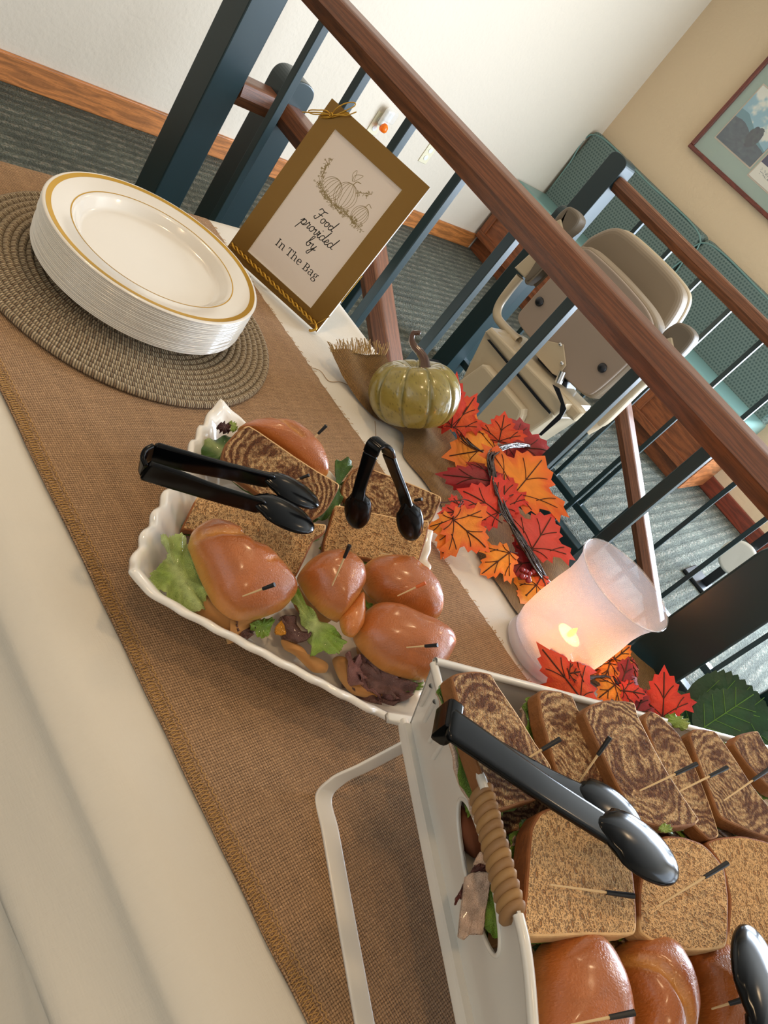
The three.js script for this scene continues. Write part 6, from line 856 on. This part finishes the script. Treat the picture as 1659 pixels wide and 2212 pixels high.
  { // lower sandwich glimpsed through the grip hole
    const o = TP(0.135, 0.034, 0.868), F = frame(o, camN(o, 0.8, 0.3), RIGHT), q = a => a.map(([x, y]) => [940 + x / 5.53, 1700 + y / 5.53]), t = thing('sandwich', 'dark crusted sandwich glimpsed through the tray grip hole', 'sandwich', [o.x, BOT + 0.004, o.z], G);
    wmesh('crust', dome(F, loopOf(F, q([[230, 380], [290, 220], [420, 330], [560, 560], [560, 760], [470, 850], [330, 740], [250, 560]])), 0.012, { seed: 91, top: l3(0x6e3a1c), low: l3(0x7e4a26), rimAmt: 0 }), bunLow, t, 'dark brown crust'); wmesh('lettuce', sheet(lift(F, 0.013), loopOf(F, q([[300, 190], [350, 180], [380, 300], [490, 330], [500, 360], [400, 360], [360, 400], [340, 330]])), 0.003, 60, ...LET, { seed: 92, frill: 0.2 }), wetMat, t, 'green lettuce');
  }
  const bun = (label, c, y, poly, s, cr = []) => { const F = frameAt(Q5([c])[0], y, 0.35, 0.85), t = thing('sandwich', label, 'sandwich', [F.o.x, BOT + 0.004, F.o.z], G), L = loopOf(F, Q5(poly)); wmesh('top_bun', dome(F, L, 0.034, { seed: s, creases: cr.flatMap(k => segs(F, Q5(k)).map(q => [...q, 0.006, 0.004])) }), bunMat, t, 'glossy browned bun top'); wmesh('lettuce', sheet(lift(F, -0.010), L.map(p => [p[0] * 1.04, p[1] * 1.04]), 0.004, 40, ...LETD, { seed: s, frill: 0.14 }), wetMat, t); wmesh('bottom_bun', dome(under(F, -0.016), L.map(p => [p[0] * 0.94, -p[1] * 0.94 - 0.006]).reverse(), 0.042, { seed: s + 1 }), bunMat, t); };
  bun('brioche sandwich nearest the wrapped handle in the tray', [800, 1560], 0.895, [[600, 1380], [650, 1295], [720, 1246], [790, 1240], [850, 1270], [905, 1345], [960, 1460], [990, 1560], [1010, 1700], [985, 1840], [800, 1900], [600, 1840], [585, 1600]], 71);
  bun('brioche sandwich with a split crust, between two smooth buns', [1140, 1520], 0.893, [[938, 1400], [975, 1320], [1050, 1272], [1130, 1268], [1195, 1305], [1250, 1400], [1282, 1500], [1298, 1620], [1270, 1760], [1140, 1830], [1040, 1760], [1000, 1610], [955, 1490]], 73, [[[945, 1395], [1060, 1450], [1130, 1540], [1180, 1620], [1220, 1720]]]);
  bun('smooth brioche sandwich beside the tongs spoon at tray edge', [1400, 1530], 0.892, [[1228, 1355], [1300, 1312], [1390, 1298], [1462, 1340], [1512, 1430], [1545, 1560], [1562, 1700], [1530, 1820], [1410, 1850], [1320, 1780], [1292, 1610], [1262, 1460]], 75);
  bun('brioche sandwich mostly hidden behind the tongs spoon', [1590, 1560], 0.888, [[1480, 1350], [1560, 1320], [1650, 1350], [1710, 1450], [1740, 1600], [1700, 1760], [1600, 1800], [1560, 1650], [1530, 1480]], 77);
  const f = frameAt(Q5([[1250, 300]])[0], 0.915, 0.5, 0.6); const lt = (n, P, s, c) => single('lettuce_leaf', n, 'lettuce', sheet(f, loopOf(f, Q5(P)), 0.004, 60, ...c, { seed: s, frill: 0.25 }), wetMat);
  lt('frilly pale lettuce edge above the tray wall beside red leaf', [[1205, 275], [1240, 265], [1280, 285], [1306, 305], [1290, 345], [1255, 330], [1215, 300]], 81, LETP);
  const f2 = frameAt(Q5([[1195, 785]])[0], 0.935, 0.5, 0.6); single('lettuce_leaf', 'small pale lettuce scrap between rye and wheat rows', 'lettuce', sheet(f2, loopOf(f2, Q5([[1165, 785], [1190, 760], [1228, 775], [1224, 800], [1180, 802]])), 0.003, 80, ...LETP, { seed: 83, frill: 0.2 }), wetMat);
  const k = (label, a, ya, b, yb, fr) => pick(label, Q5([a])[0], ya, Q5([b])[0], yb, fr);
  k('wooden pick with black tip in the rye against the end wall', [580, 470], 0.930, [728, 382], 0.948, 0.48);
  k('wooden pick with black tip in the second rye of the row', [822, 562], 0.930, [952, 374], 0.962, 0.6);
  k('wooden pick with black tip in the middle rye sandwich', [1132, 592], 0.940, [1340, 494], 0.962, 0.55);
  k('wooden pick with black tip in the tucked rye sandwich', [1284, 606], 0.938, [1476, 510], 0.958, 0.6);
  k('wooden pick with black tip in the rye beside green leaf', [1498, 632], 0.936, [1668, 514], 0.956, 0.55);
  k('wooden pick with black tip lying on the first wheat sandwich', [758, 1046], 0.930, [1058, 1086], 0.942, 0.6);
  k('wooden pick with black tip slanting from the second wheat sandwich', [1212, 1102], 0.930, [1478, 938], 0.955, 0.62);
  k('wooden pick with black tip in the brioche nearest the handle', [870, 1645], 0.930, [1062, 1608], 0.944, 0.45);
  k('black pick tip between brioche and tongs spoon', [1486, 1568], 0.925, [1540, 1552], 0.932, 0.1);
}
{
  const p = (x, y, h) => { const q = Q5([[x, y]])[0]; return pixY(q[0], q[1], h); }, up = V(0, 1, 0), y = 0.962;
  const dir = p(900, 760, y).sub(p(300, 350, y)).normalize(), sd = V().crossVectors(dir, up).normalize();
  tongs('large black plastic tongs laid across the sandwich tray from rim to wheat', [-0.0115, 0, 0.0115].map(k => p(224, 306, y - 0.007).addScaledVector(sd, k)), [
    { pts: [p(228, 308, y), p(420, 440, y), p(650, 600, y), p(960, 800, y - 0.002)], w: [0.0245, 0.024, 0.022, 0.021], side: sd, spoon: [p(1075, 865, y - 0.004), p(1235, 955, y - 0.006).sub(p(930, 780, y)), up, 0.082, 0.043, 0.018] },
    { pts: [p(230, 322, y - 0.022), p(420, 430, y - 0.024), p(700, 580, y - 0.026), p(870, 655, y - 0.026)], w: [0.022, 0.021, 0.019, 0.018], side: sd, spoon: [p(945, 690, y - 0.026), p(1040, 740, y - 0.026).sub(p(850, 640, y - 0.026)), up, 0.066, 0.038, 0.012] }], up, 0.018, 0.012);
  const h = 0.955, d2 = p(1600, 1300, h).sub(p(1600, 1700, h)).normalize(), s2 = V().crossVectors(d2, up).normalize();
  tongs('black plastic tongs resting on the brioche buns in the tray', [p(1690, 2350, h), p(1700, 2380, h - 0.004), p(1690, 2400, h - 0.016), p(1680, 2380, h - 0.02)], [
    { pts: [p(1690, 2350, h), p(1670, 2150, h), p(1640, 1900, h), p(1615, 1640, h)], w: [0.022, 0.022, 0.021, 0.02], side: s2, spoon: [p(1606, 1455, h - 0.003), p(1600, 1290, h - 0.008).sub(p(1612, 1640, h)), up, 0.09, 0.044, 0.018] },
    { pts: [p(1690, 2370, h - 0.02), p(1720, 2150, h - 0.02), p(1730, 1900, h - 0.02), p(1740, 1640, h - 0.02)], w: 0.02, side: s2, spoon: [p(1745, 1480, h - 0.022), p(1745, 1340, h - 0.022).sub(p(1740, 1640, h - 0.02)), up, 0.07, 0.04, 0.02] }], s2, 0.022);
}
renderer.render(scene, camera);
